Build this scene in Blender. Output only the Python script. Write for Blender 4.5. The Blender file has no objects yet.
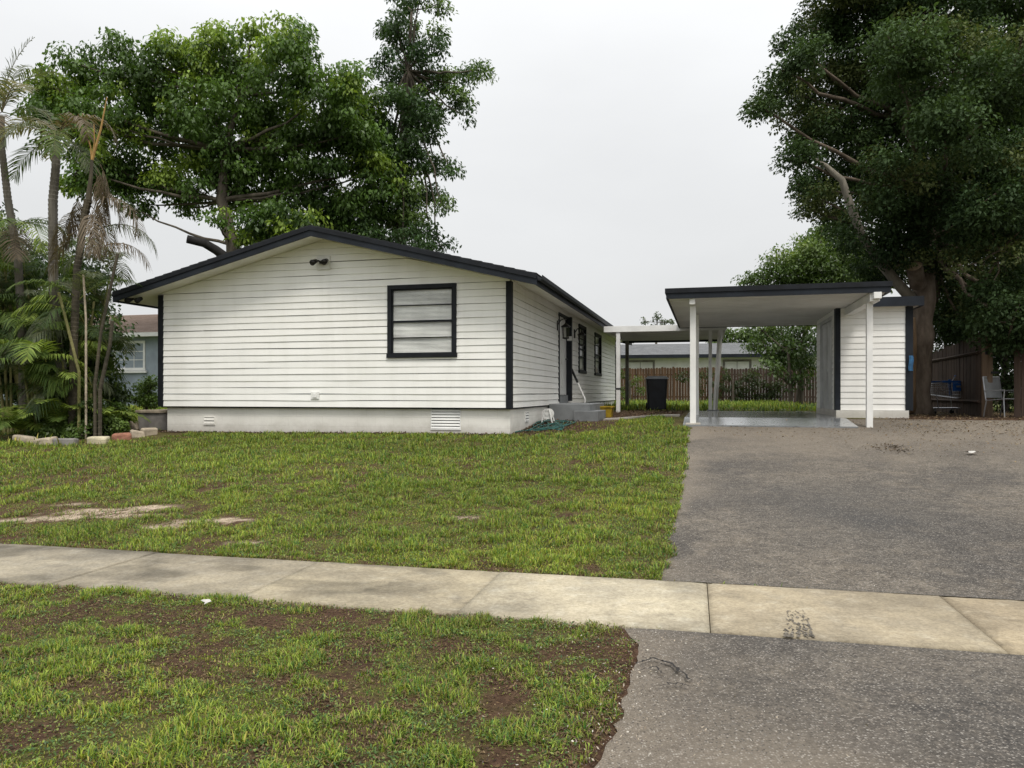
import bpy, math, random
import numpy as np
from mathutils import Vector, Matrix
random.seed(7); RNG = np.random.default_rng(11)
sc = bpy.context.scene
COL = sc.collection
R = math.radians
F, CX, HY, CAMZ = 760.0, 512.0, 393.0, 1.5

# ------------------------------------------------------------------ noise
def _hash(ix, iy, seed):
    h = (ix.astype(np.int64) * 374761393 + iy.astype(np.int64) * 668265263 + seed * 982451653) & 0x7fffffff
    h = ((h ^ (h >> 13)) * 1274126177) & 0x7fffffff
    return ((h ^ (h >> 16)) & 0xffff) / 65535.0
def vnoise(x, y, seed=0):
    x = np.asarray(x, float); y = np.asarray(y, float)
    ix = np.floor(x); iy = np.floor(y); fx = x - ix; fy = y - iy
    fx = fx * fx * (3 - 2 * fx); fy = fy * fy * (3 - 2 * fy)
    a = _hash(ix, iy, seed); b = _hash(ix + 1, iy, seed); c = _hash(ix, iy + 1, seed); d = _hash(ix + 1, iy + 1, seed)
    return (a * (1 - fx) + b * fx) * (1 - fy) + (c * (1 - fx) + d * fx) * fy
def fbm(x, y, seed=0, octv=4):
    s = 0; a = .5; t = 0
    for k in range(octv):
        s = s + a * vnoise(x * 2 ** k + 17.3 * k, y * 2 ** k - 9.1 * k, seed + k); t += a; a *= .5
    return s / t
def sstep(a, b, x):
    t = np.clip((np.asarray(x, float) - a) / (b - a), 0, 1); return t * t * (3 - 2 * t)

# ------------------------------------------------------------------ frames
TS = R(13.4)                                  # direction of the street
def st(x, y): return x * math.cos(TS) - y * math.sin(TS), x * math.sin(TS) + y * math.cos(TS)
def xy_st(s, t): return s * math.cos(TS) + t * math.sin(TS), -s * math.sin(TS) + t * math.cos(TS)
TH = R(14.4)                                  # direction of the lot
HX, HYY = -0.03, 14.8
def lot(u, v): return HX + u * math.cos(TH) + v * math.sin(TH), HYY - u * math.sin(TH) + v * math.cos(TH)
def uv(x, y):
    dx, dy = x - HX, y - HYY
    return dx * math.cos(TH) - dy * math.sin(TH), dx * math.sin(TH) + dy * math.cos(TH)
def terr(x, y):
    s, t = st(np.asarray(x, float), np.asarray(y, float))
    z = 0.0905 * np.clip(t - 6.3, 0, 10.5)
    u, v = uv(np.asarray(x, float), np.asarray(y, float)); z = z - .12 * (1 - sstep(.9, 3.0, u)) * sstep(-1.5, 2, v) * (1 - sstep(4.5, 9, v))
    z = z - .05 * sstep(2.5, 9, -s - t * .12) * sstep(8, 14, t)
    return z
def ground(px, py):
    """the point of the ground seen at a place in the photo"""
    for d in np.arange(2.0, 90, .02):
        x = (px - CX) / F * d; z = CAMZ - (py - HY) / F * d
        if z <= float(terr(x, d)): return x, d, float(terr(x, d))
    return (px - CX) / F * 90, 90., float(terr(0, 90))
def at(px, py, d): return Vector(((px - CX) / F * d, d, CAMZ - (py - HY) / F * d))

# ------------------------------------------------------------------ object helpers
def tag(o, label=None, cat=None, group=None, kind=None):
    if label: o['label'] = label
    if cat: o['category'] = cat
    if group: o['group'] = group
    if kind: o['kind'] = kind
    return o
def thing(name, label, cat, loc=(0, 0, 0), rotz=0, group=None):
    o = bpy.data.objects.new(name, None); COL.objects.link(o)
    o.location = loc; o.rotation_euler = (0, 0, rotz); o.empty_display_size = .2
    return tag(o, label, cat, group)
class MB:
    def __init__(s): s.v = []; s.f = []
    def add(s, vs, fs):
        n = len(s.v); s.v += [tuple(p) for p in vs]; s.f += [tuple(i + n for i in f) for f in fs]; return s
    def box(s, a, b, jit=0):
        (x0, y0, z0), (x1, y1, z1) = a, b
        vs = [(x, y, z) for z in (z0, z1) for y in (y0, y1) for x in (x0, x1)]
        if jit: vs = [tuple(c + random.uniform(-jit, jit) for c in p) for p in vs]
        return s.add(vs, [(0, 2, 3, 1), (4, 5, 7, 6), (0, 1, 5, 4), (2, 6, 7, 3), (0, 4, 6, 2), (1, 3, 7, 5)])
    def cbox(s, c, d, rot=0, tilt=0, jit=0):
        vs = []
        M = Matrix.Rotation(rot, 3, 'Z') @ Matrix.Rotation(tilt, 3, 'Y')
        for z in (-.5, .5):
            for y in (-.5, .5):
                for x in (-.5, .5):
                    p = M @ Vector((x * d[0], y * d[1], z * d[2]))
                    vs.append(tuple(p[i] + c[i] + (random.uniform(-jit, jit) if jit else 0) for i in range(3)))
        return s.add(vs, [(0, 2, 3, 1), (4, 5, 7, 6), (0, 1, 5, 4), (2, 6, 7, 3), (0, 4, 6, 2), (1, 3, 7, 5)])
    def tube(s, pts, rad, n=8, cap=True):
        pts = [Vector(p) for p in pts]
        if not hasattr(rad, '__len__'): rad = [rad] * len(pts)
        vs = []; fs = []; ref = None
        for i, p in enumerate(pts):
            t = (pts[min(i + 1, len(pts) - 1)] - pts[max(i - 1, 0)])
            t = t.normalized() if t.length > 1e-9 else Vector((0, 0, 1))
            if ref is None: ref = Vector((1, 0, 0)) if abs(t.x) < .8 else Vector((0, 1, 0))
            a = (ref - t * ref.dot(t)).normalized(); b = t.cross(a); ref = a
            for k in range(n):
                q = p + (a * math.cos(2 * math.pi * k / n) + b * math.sin(2 * math.pi * k / n)) * rad[i]
                vs.append(tuple(q))
        for i in range(len(pts) - 1):
            for k in range(n):
                fs.append((i * n + k, i * n + (k + 1) % n, (i + 1) * n + (k + 1) % n, (i + 1) * n + k))
        if cap:
            fs.append(tuple(range(n - 1, -1, -1))); fs.append(tuple((len(pts) - 1) * n + k for k in range(n)))
        return s.add(vs, fs)
    def lathe(s, c, prof, n=16):
        vs = []; fs = []
        for r, z in prof:
            for k in range(n):
                vs.append((c[0] + r * math.cos(2 * math.pi * k / n), c[1] + r * math.sin(2 * math.pi * k / n), c[2] + z))
        for i in range(len(prof) - 1):
            for k in range(n): fs.append((i * n + k, i * n + (k + 1) % n, (i + 1) * n + (k + 1) % n, (i + 1) * n + k))
        fs.append(tuple(range(n - 1, -1, -1))); fs.append(tuple((len(prof) - 1) * n + k for k in range(n)))
        return s.add(vs, fs)
    def build(s, name, mat, parent=None, smooth=False, bevel=0, z0=0, off=None):
        me = bpy.data.meshes.new(name)
        v = s.v
        if off is not None: v = [(p[0] - off[0], p[1] - off[1], p[2] - off[2]) for p in v]
        elif z0: v = [(p[0], p[1], p[2] - z0) for p in v]
        me.from_pydata(v, [], s.f); me.materials.append(mat); me.update()
        o = bpy.data.objects.new(name, me); COL.objects.link(o)
        if parent: o.parent = parent
        if smooth: me.polygons.foreach_set('use_smooth', [True] * len(me.polygons))
        if bevel:
            m = o.modifiers.new('edge', 'BEVEL'); m.width = bevel; m.segments = 2; m.limit_method = 'ANGLE'
        return o
def np_mesh(name, verts, faces, mat, cols=None, parent=None, smooth=False):
    me = bpy.data.meshes.new(name)
    faces = np.asarray(faces); nf, k = faces.shape
    me.vertices.add(len(verts)); me.vertices.foreach_set('co', np.asarray(verts, np.float32).ravel())
    me.loops.add(nf * k); me.loops.foreach_set('vertex_index', faces.astype(np.int32).ravel())
    me.polygons.add(nf); me.polygons.foreach_set('loop_start', np.arange(0, nf * k, k, dtype=np.int32))
    if smooth: me.polygons.foreach_set('use_smooth', np.ones(nf, bool))
    if cols is not None:
        a = me.color_attributes.new('tone', 'FLOAT_COLOR', 'POINT')
        c = np.ones((len(verts), 4), np.float32); c[:, :3] = cols; a.data.foreach_set('color', c.ravel())
    me.materials.append(mat); me.update(calc_edges=True); me.validate()
    o = bpy.data.objects.new(name, me); COL.objects.link(o)
    if parent: o.parent = parent
    return o

# ------------------------------------------------------------------ materials
class N:
    def __init__(s, name):
        s.m = bpy.data.materials.new(name); s.m.use_nodes = True; s.t = s.m.node_tree
        s.t.nodes.clear(); s.out = s.n('ShaderNodeOutputMaterial'); s.b = s.n('ShaderNodeBsdfPrincipled')
        s.l(s.b.outputs[0], s.out.inputs[0]); s.tc = s.n('ShaderNodeTexCoord')
        s.co = s.tc.outputs['Object']
    def n(s, t, **k):
        x = s.t.nodes.new(t)
        for a, b in k.items(): setattr(x, a, b)
        return x
    def l(s, a, b): s.t.links.new(a, b)
    def noise(s, scale, detail=4, rough=.55, vec=None):
        x = s.n('ShaderNodeTexNoise'); x.inputs['Scale'].default_value = scale; x.inputs['Detail'].default_value = detail
        x.inputs['Roughness'].default_value = rough; s.l(vec or s.co, x.inputs['Vector']); return x.outputs['Fac']
    def vor(s, scale, out='Color', vec=None):
        x = s.n('ShaderNodeTexVoronoi'); x.inputs['Scale'].default_value = scale; s.l(vec or s.co, x.inputs['Vector']); return x.outputs[out]
    def ramp(s, fac, lo, hi, a=0., b=1.):
        x = s.n('ShaderNodeMapRange'); x.interpolation_type = 'SMOOTHSTEP'; s.l(fac, x.inputs[0])
        for i, q in enumerate((lo, hi, a, b)): x.inputs[i + 1].default_value = q
        return x.outputs[0]
    def mix(s, fac, a, b, mode='MIX'):
        x = s.n('ShaderNodeMix', data_type='RGBA', blend_type=mode)
        for v, i in ((fac, x.inputs[0]), (a, x.inputs[6]), (b, x.inputs[7])):
            if hasattr(v, 'is_output'): s.l(v, i)
            elif hasattr(v, '__len__'): i.default_value = (*v, 1)
            else: i.default_value = v
        return x.outputs[2]
    def math(s, op, a, b=0.):
        x = s.n('ShaderNodeMath', operation=op)
        for v, i in ((a, x.inputs[0]), (b, x.inputs[1])):
            if hasattr(v, 'is_output'): s.l(v, i)
            else: i.default_value = v
        return x.outputs[0]
    def scaled(s, sx, sy, sz):
        x = s.n('ShaderNodeMapping'); x.inputs['Scale'].default_value = (sx, sy, sz); s.l(s.co, x.inputs[0]); return x.outputs[0]
    def xyz(s):
        x = s.n('ShaderNodeSeparateXYZ'); s.l(s.co, x.inputs[0]); return x.outputs
    def bump(s, h, strength=.3, dist=.01):
        x = s.n('ShaderNodeBump'); x.inputs['Strength'].default_value = strength; x.inputs['Distance'].default_value = dist
        s.l(h, x.inputs['Height']); s.l(x.outputs[0], s.b.inputs['Normal'])
    def color(s, c):
        if hasattr(c, 'is_output'): s.l(c, s.b.inputs['Base Color'])
        else: s.b.inputs['Base Color'].default_value = (*c, 1)
    def rough(s, r):
        if hasattr(r, 'is_output'): s.l(r, s.b.inputs['Roughness'])
        else: s.b.inputs['Roughness'].default_value = r
    def spec(s, v): s.b.inputs['Specular IOR Level'].default_value = v
def plain(name, c, rough=.6, var=.18, scale=3., bump=.0, bscale=40, metal=0, dirt=None, spec=.4):
    m = N(name)
    d = tuple(x * (1 - var * 1.6) for x in c); e = tuple(min(1, x * (1 + var * .6)) for x in c)
    col = m.mix(m.ramp(m.noise(scale, 6, .6), .3, .7), d, e)
    if dirt: col = m.mix(m.ramp(m.noise(scale * .37, 7, .7), .5, .8, 0, dirt[1]), col, dirt[0])
    m.color(col); m.rough(rough); m.spec(spec); m.b.inputs['Metallic'].default_value = metal
    if bump: m.bump(m.noise(bscale, 4), bump, .01)
    return m.m
def leafmat(name, trans=.34, rough=.45, spec=.35):
    m = N(name); a = m.n('ShaderNodeVertexColor'); a.layer_name = 'tone'
    m.color(a.outputs[0]); m.rough(rough); m.spec(spec)
    tr = m.n('ShaderNodeBsdfTranslucent'); m.l(m.mix(1., a.outputs[0], (1.25, 1.3, .6), 'MULTIPLY'), tr.inputs[0])
    mx = m.n('ShaderNodeMixShader'); mx.inputs[0].default_value = trans
    m.l(m.b.outputs[0], mx.inputs[1]); m.l(tr.outputs[0], mx.inputs[2]); m.l(mx.outputs[0], m.out.inputs[0]); return m.m

# painted white lap siding: chalky paint, streaks and a little grime low down
def siding_mat():
    m = N('siding_paint'); x, y, z = m.xyz()
    streak = m.noise(1., 5, .6, m.scaled(3.0, 3.0, .35))
    c = m.mix(m.ramp(streak, .35, .75), (.86, .852, .82), (.79, .782, .745))
    c = m.mix(m.ramp(m.noise(.6, 5, .6), .4, .75), c, (.87, .865, .835))
    c = m.mix(m.ramp(m.noise(26, 3, .7), .62, .80, 0, .16), c, (.46, .43, .36))
    m.color(c); m.rough(.55); m.spec(.35); m.bump(m.noise(60, 4), .15, .004); return m.m
def foundation_mat():
    m = N('foundation_paint'); x, y, z = m.xyz()
    c = m.mix(m.ramp(m.noise(1.2, 6, .65), .35, .7), (.78, .76, .71), (.68, .66, .61))
    low = m.ramp(m.math('ADD', z, m.math('MULTIPLY', m.noise(2.2, 6, .7), -.36)), -.10, .14, .45, 0)
    c = m.mix(low, c, (.30, .27, .22))
    # faint block courses
    br = m.n('ShaderNodeTexBrick'); br.inputs['Scale'].default_value = 1; br.inputs['Brick Width'].default_value = .4; br.inputs['Row Height'].default_value = .2
    br.inputs['Mortar Size'].default_value = .006; br.inputs['Mortar Smooth'].default_value = .6
    cb = m.n('ShaderNodeCombineXYZ'); m.l(m.math('ADD', x, y), cb.inputs[0]); m.l(z, cb.inputs[1]); m.l(cb.outputs[0], br.inputs['Vector'])
    c = m.mix(m.math('MULTIPLY', br.outputs['Fac'], .16), c, (.38, .36, .32))
    m.color(c); m.rough(.8); m.bump(m.math('ADD', m.noise(25, 6), m.math('MULTIPLY', br.outputs['Fac'], -.5)), .3, .01); return m.m
def shingle_mat(name, ca, cb_):
    m = N(name)
    c = m.mix(m.ramp(m.noise(2.2, 6, .7), .3, .7), ca, cb_)
    c = m.mix(m.ramp(m.vor(14, 'Distance'), .1, .6, 0, .4), c, tuple(v * .6 for v in ca))
    m.color(c); m.rough(.9); m.spec(.2); m.bump(m.noise(60, 4, .7), .5, .01); return m.m
def wood_mat(name, ca, cb_, axis=(9, 9, .5)):
    m = N(name)
    g = m.noise(1., 6, .65, m.scaled(*axis))
    c = m.mix(m.ramp(g, .3, .72), ca, cb_)
    c = m.mix(m.ramp(m.noise(1.1, 5, .6), .45, .75, 0, .6), c, tuple(v * .45 for v in ca))
    m.color(c); m.rough(.85); m.spec(.2); m.bump(g, .35, .01); return m.m
def bark_mat(name, ca, cb_, s=6):
    m = N(name)
    g = m.noise(1., 7, .7, m.scaled(s, s, s * .25))
    c = m.mix(m.ramp(g, .32, .68), ca, cb_)
    c = m.mix(m.ramp(m.noise(1.3, 5, .6), .5, .72, 0, .5), c, tuple(v * .5 for v in ca))
    m.color(c); m.rough(.92); m.spec(.15); m.bump(g, .8, .03); return m.m
def concrete_mat():
    m = N('sidewalk_concrete'); a = m.n('ShaderNodeVertexColor'); a.layer_name = 'tone'
    n1 = m.noise(.9, 7, .68); n2 = m.noise(5.5, 6, .7); n3 = m.noise(70, 3, .6)
    c = m.mix(m.ramp(n1, .36, .66), (.385, .335, .245), (.235, .205, .155))
    c = m.mix(m.ramp(n2, .48, .75, 0, .55), c, (.44, .41, .34))
    c = m.mix(m.ramp(m.noise(1.7, 8, .78), .52, .70, 0, .75), c, (.15, .132, .105))
    c = m.mix(m.ramp(m.noise(.5, 6, .7), .50, .62, 0, .4), c, (.24, .215, .17))
    c = m.mix(1., c, m.mix(m.ramp(m.noise(40, 6, .75), .35, .65), (.8, .79, .77), (1.15, 1.15, 1.14)), 'MULTIPLY')
    c = m.mix(m.ramp(n3, .62, .75, 0, .45), c, (.15, .13, .11))
    c = m.mix(1., c, a.outputs[0], 'MULTIPLY')
    m.color(c); m.rough(.88); m.spec(.25); m.bump(m.math('ADD', m.noise(120, 4, .6), m.math('MULTIPLY', n2, 2.)), .35, .006); return m.m
def asphalt_mat():
    m = N('driveway_asphalt'); a = m.n('ShaderNodeVertexColor'); a.layer_name = 'tone'
    sep = m.n('ShaderNodeSeparateColor'); m.l(a.outputs[0], sep.inputs[0])
    big = m.noise(.55, 6, .62)
    c = m.mix(m.ramp(big, .38, .64), (.066, .060, .054), (.125, .110, .091))
    c = m.mix(m.ramp(m.noise(2.6, 7, .7), .45, .75, 0, .5), c, (.175, .148, .115))
    c = m.mix(1., c, m.mix(m.ramp(m.noise(34, 6, .75), .34, .66), (.50, .49, .48), (1.48, 1.46, 1.42)), 'MULTIPLY')
    c = m.mix(1., c, m.mix(m.ramp(m.noise(6.5, 7, .75), .36, .64), (.74, .73, .72), (1.22, 1.21, 1.19)), 'MULTIPLY')
    c = m.mix(sep.outputs[0], c, (.195, .163, .125))          # dusty, litter-strewn parts
    c = m.mix(sep.outputs[1], c, (.043, .042, .041))         # damp dark parts
    v = m.n('ShaderNodeTexVoronoi'); v.inputs['Scale'].default_value = 88; m.l(m.co, v.inputs['Vector'])
    s2 = m.n('ShaderNodeSeparateColor'); m.l(v.outputs['Color'], s2.inputs[0])
    stone = m.math('MULTIPLY', m.ramp(s2.outputs[0], .45, .95), m.ramp(v.outputs['Distance'], .30, .62, 1, 0))
    c = m.mix(m.math('MULTIPLY', stone, .62), c, m.mix(s2.outputs[1], (.46, .43, .385), (.24, .20, .16)))
    pit = m.math('MULTIPLY', m.ramp(s2.outputs[2], .72, .95), m.ramp(v.outputs['Distance'], .3, .55, 1, 0))
    c = m.mix(m.math('MULTIPLY', pit, .7), c, (.018, .017, .017))
    m.color(c); m.rough(.8); m.spec(.3)
    m.bump(m.math('ADD', m.math('MULTIPLY', v.outputs['Distance'], -1.), m.noise(20, 5, .7)), .7, .01); return m.m
def ground_mat():
    m = N('lawn_soil'); a = m.n('ShaderNodeVertexColor'); a.layer_name = 'tone'
    c = m.mix(m.ramp(m.noise(28, 6, .75), .3, .7), (.55, .5, .46), (1.35, 1.3, 1.25))
    c = m.mix(1., a.outputs[0], c, 'MULTIPLY')
    c = m.mix(m.ramp(m.noise(140, 3, .6), .64, .74, 0, .5), c, (.22, .17, .11))
    m.color(c); m.rough(.95); m.spec(.15); m.bump(m.noise(45, 6, .75), .9, .03); return m.m
def glass_mat(name, tint):
    m = N(name); t = m.n('ShaderNodeBsdfTransparent'); t.inputs[0].default_value = (*tint, 1)
    gl = m.n('ShaderNodeBsdfGlossy'); gl.inputs['Roughness'].default_value = .03
    fr = m.n('ShaderNodeFresnel'); fr.inputs[0].default_value = 1.5
    bp_ = m.n('ShaderNodeBump'); bp_.inputs['Strength'].default_value = .04; m.l(m.noise(2.2, 2), bp_.inputs['Height']); m.l(bp_.outputs[0], gl.inputs['Normal'])
    mx = m.n('ShaderNodeMixShader'); ge = m.n('ShaderNodeNewGeometry'); m.l(m.math('MULTIPLY', m.math('MULTIPLY', fr.outputs[0], 1.0), m.math('SUBTRACT', 1., ge.outputs['Backfacing'])), mx.inputs[0]); m.l(t.outputs[0], mx.inputs[1]); m.l(gl.outputs[0], mx.inputs[2]); m.l(mx.outputs[0], m.out.inputs[0])
    return m.m

M = dict(
    siding=siding_mat(), found=foundation_mat(),
    black=plain('black_trim', (.010, .012, .016), .6, .25, 4, .1, spec=.25),
    fascia=plain('dark_fascia', (.013, .017, .024), .6, .25, 2, .1, dirt=((.04, .045, .05), .4), spec=.25),
    shingle=shingle_mat('dark_shingle', (.022, .024, .028), (.042, .044, .048)),
    brownshingle=shingle_mat('brown_shingle', (.16, .115, .09), (.24, .18, .145)),
    greyshingle=shingle_mat('grey_shingle', (.165, .17, .175), (.25, .255, .26)),
    white=plain('white_paint', (.78, .775, .75), .45, .08, 2, .05, dirt=((.5, .47, .42), .35)),
    soffit=plain('soffit_paint', (.80, .78, .73), .6, .08, 1.5, .05, dirt=((.62, .58, .51), .35)),
    carunder=plain('carport_underside', (.68, .675, .66), .6, .1, .9, .05, dirt=((.54, .52, .49), .5)),
    blind=plain('blind_slats', (.80, .80, .765), .6, .08, 2),
    glass=glass_mat('window_glass', (.985, .99, .985)),
    darkglass=plain('dark_window', (.03, .035, .04), .1, .3, 1.2, spec=.8),
    greystep=plain('grey_step_paint', (.20, .21, .215), .6, .15, 3, .15, dirt=((.13, .12, .11), .5)),
    doorwhite=plain('door_paint', (.68, .68, .66), .4, .06, 2),
    sheddoor=plain('shed_door_paint', (.62, .63, .64), .5, .12, 2),
    brass=plain('lantern_metal', (.03, .028, .026), .35, .2, 8, metal=.6),
    lampglass=glass_mat('lantern_glass', (.9, .9, .87)),
    slab=plain('grey_slab_paint', (.20, .21, .215), .14, .22, .9, .12, 30, dirt=((.33, .33, .33), .6)),
    path=plain('path_concrete', (.38, .35, .30), .85, .2, 2.5, .3, dirt=((.2, .17, .13), .5)),
    yellow=plain('yellow_plastic', (.44, .30, .02), .5, .25, 6, dirt=((.14, .09, .03), .6)),
    hose=plain('green_hose', (.02, .10, .085), .4, .2, 8),
    bin=plain('bin_plastic', (.012, .015, .022), .42, .3, 4, dirt=((.04, .04, .045), .4)),
    lid=plain('pale_lid', (.36, .38, .41), .45, .15, 4),
    fence=wood_mat('fence_wood', (.042, .025, .014), (.135, .080, .045)),
    shadefence=wood_mat('shaded_fence', (.040, .028, .022), (.092, .064, .048)),  # plank colour darkened to stand for shade under oak and carport
    post=wood_mat('post_wood', (.11, .075, .05), (.19, .135, .09)),
    bluewall=plain('blue_grey_stucco', (.29, .335, .38), .85, .1, 2, .3, 50),
    backwall=plain('white_stucco', (.78, .78, .76), .85, .1, 1, .2, 50),
    greyblock=plain('grey_block', (.24, .225, .21), .9, .25, 3, .5, 30, dirt=((.10, .085, .07), .6)),
    palmtrunk=bark_mat('palm_trunk', (.085, .075, .062), (.185, .17, .145), 5),
    cane=bark_mat('palm_cane', (.13, .13, .05), (.24, .22, .10), 5),
    darkcane=bark_mat('dark_cane', (.05, .045, .035), (.10, .085, .06), 5),
    bark=bark_mat('grey_bark', (.06, .05, .04), (.14, .12, .095), 4),
    oakbark=bark_mat('oak_bark', (.085, .066, .050), (.20, .16, .125), 4),
    palebark=bark_mat('pale_bark', (.155, .14, .115), (.29, .265, .22), 4),
    torn=bark_mat('torn_bark', (.16, .10, .055), (.26, .18, .11), 3),
    cutwood=plain('cut_wood', (.40, .29, .19), .8, .2, 6),
    burnt=bark_mat('dark_limb', (.018, .017, .017), (.04, .038, .036), 5),
    leaf=leafmat('leaf_green'), oakleaf=leafmat('oak_leaf', .25, .6, .15), grass=leafmat('grass_blade', .3, .5, .25),
    frond=leafmat('palm_leaflet', .3, .55, .2),
    concrete=concrete_mat(), asphalt=asphalt_mat(), soil=ground_mat(),
    litter=leafmat('dry_leaf', .1, .8, .1),
    crack=plain('asphalt_crack', (.02, .018, .016), .9, .2, 9),
    tyre=plain('tyre_mark', (.16, .142, .115), .9, .4, 14),
    wire=plain('cart_wire', (.42, .43, .45), .35, .1, 5, metal=.8),
    blue=plain('blue_plastic', (.012, .075, .26), .4, .2, 5),
    bluecloth=plain('blue_cloth', (.045, .15, .30), .8, .3, 9),
    chairfab=plain('chair_fabric', (.20, .205, .205), .8, .15, 4, dirt=((.2, .19, .17), .5)),
    rubber=plain('dark_rubber', (.02, .02, .02), .8, .2, 5),
    paper=plain('paper_white', (.55, .53, .49), .8, .2, 6),
    redbrick=plain('red_brick', (.29, .13, .085), .9, .25, 8, .5, 40, dirt=((.36, .27, .2), .6)),
    palestone=plain('pale_block', (.44, .37, .28), .9, .2, 6, .5, 40, dirt=((.2, .16, .12), .7)),
    creamstone=plain('cream_block', (.55, .49, .34), .9, .2, 6, .5, 40, dirt=((.2, .17, .1), .5)),
)

# ------------------------------------------------------------------ world, sun, camera
w = bpy.data.worlds.new('World'); sc.world = w; w.use_nodes = True
nt = w.node_tree; nt.nodes.clear()
SUN_EL, SUN_AZ = R(58), R(165)        # azimuth clockwise from +Y
o_ = nt.nodes.new('ShaderNodeOutputWorld'); bg = nt.nodes.new('ShaderNodeBackground'); nt.links.new(bg.outputs[0], o_.inputs[0])
sky = nt.nodes.new('ShaderNodeTexSky'); sky.sky_type = 'NISHITA'; sky.sun_disc = False
sky.sun_elevation = SUN_EL; sky.sun_rotation = SUN_AZ; sky.dust_density = 4; sky.air_density = 1.5
tc = nt.nodes.new('ShaderNodeTexCoord'); sx = nt.nodes.new('ShaderNodeSeparateXYZ'); nt.links.new(tc.outputs['Generated'], sx.inputs[0])
mp = nt.nodes.new('ShaderNodeMapping'); mp.inputs['Scale'].default_value = (1, 1, 2.6); nt.links.new(tc.outputs['Generated'], mp.inputs[0])
no = nt.nodes.new('ShaderNodeTexNoise'); no.inputs['Scale'].default_value = 1.5; no.inputs['Detail'].default_value = 6; nt.links.new(mp.outputs[0], no.inputs['Vector'])
g = nt.nodes.new('ShaderNodeMapRange'); nt.links.new(sx.outputs[2], g.inputs[0])
for i, v in enumerate((0.0, 1.0, 7.8, 25.0)): g.inputs[i + 1].default_value = v
cl = nt.nodes.new('ShaderNodeMapRange'); nt.links.new(no.outputs['Fac'], cl.inputs[0])
for i, v in enumerate((.3, .7, .91, 1.06)): cl.inputs[i + 1].default_value = v
# the overcast is even up to about 30 degrees and brightens only towards the zenith
pw = nt.nodes.new('ShaderNodeMath'); pw.operation = 'POWER'; pw.use_clamp = True; nt.links.new(sx.outputs[2], pw.inputs[0]); pw.inputs[1].default_value = 2.2
nt.links.new(pw.outputs[0], g.inputs[0])
mu = nt.nodes.new('ShaderNodeMath'); mu.operation = 'MULTIPLY'; nt.links.new(g.outputs[0], mu.inputs[0]); nt.links.new(cl.outputs[0], mu.inputs[1])
tint = nt.nodes.new('ShaderNodeVectorMath'); tint.operation = 'SCALE'; tint.inputs[0].default_value = (.99, 1.0, 1.008); nt.links.new(mu.outputs[0], tint.inputs['Scale'])
mx = nt.nodes.new('ShaderNodeMix'); mx.data_type = 'RGBA'; mx.inputs[0].default_value = .93
nt.links.new(sky.outputs[0], mx.inputs[6]); nt.links.new(tint.outputs[0], mx.inputs[7]); nt.links.new(mx.outputs[2], bg.inputs[0])
bg.inputs[1].default_value = .1
sl = bpy.data.lights.new('sun', 'SUN'); sl.energy = 2.0; sl.angle = R(14); sl.color = (1, .95, .87)
so = bpy.data.objects.new('sun', sl); COL.objects.link(so)
d = Vector((math.sin(SUN_AZ) * math.cos(SUN_EL), math.cos(SUN_AZ) * math.cos(SUN_EL), math.sin(SUN_EL)))
so.rotation_euler = (-d).to_track_quat('-Z', 'Y').to_euler(); so.location = d * 40
cam = bpy.data.cameras.new('camera'); co = bpy.data.objects.new('camera', cam); COL.objects.link(co)
cam.sensor_width = 36; cam.lens = 36 * F / 1024; cam.shift_y = 9 / 1024; cam.clip_end = 3000; cam.clip_start = .05
co.location = (0, 0, CAMZ); co.rotation_euler = (R(90), 0, 0); sc.camera = co
sc.view_settings.view_transform = 'Standard'; sc.view_settings.look = 'None'; sc.view_settings.exposure = 0
sc.cycles.max_bounces = 8; sc.cycles.transparent_max_bounces = 12

# ------------------------------------------------------------------ ground
T_FRONT, T_BACK = 4.90, 6.17        # sidewalk edges
def apron_left(t):    # s of the left edge of the paved strip at the street
    return np.interp(t, [1.5, 3.0, 3.6, 4.2, 4.6, T_FRONT], [-.75, -.40, -.35, -.31, -.30, -.40]) + .07 * (vnoise(t * 3.1, t * 0, 5) - .5) + .05 * (vnoise(t * 13., t * 0, 6) - .5)
def drive_left(t):
    return np.interp(t, [T_BACK, 6.4, 8, 11, 15.6, 16.2], [-.24, -.24, -.20, -.13, -.04, -.03]) + .10 * (vnoise(t * 1.7, t * 0, 8) - .5) + .06 * (vnoise(t * 9., t * 0, 9) - .5)
def paved(x, y):
    s, t = st(x, y)
    return ((t < T_FRONT) & (s > apron_left(t))) | ((t >= T_FRONT) & (t <= T_BACK)) | ((t > T_BACK) & (t < 17.0) & (s > drive_left(t)))
SANDS = [(*ground(px, py)[:2], rx, ry) for px, py, rx, ry in ((18, 521, .42, .16), (60, 518, .55, .18), (128, 516, .5, .14), (165, 527, .35, .16), (190, 522, .3, .16), (222, 521, .42, .18), (150, 508, .5, .14), (78, 505, .3, .1), (465, 518, .22, .09), (100, 512, .8, .2), (245, 543, .3, .10))]
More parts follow.
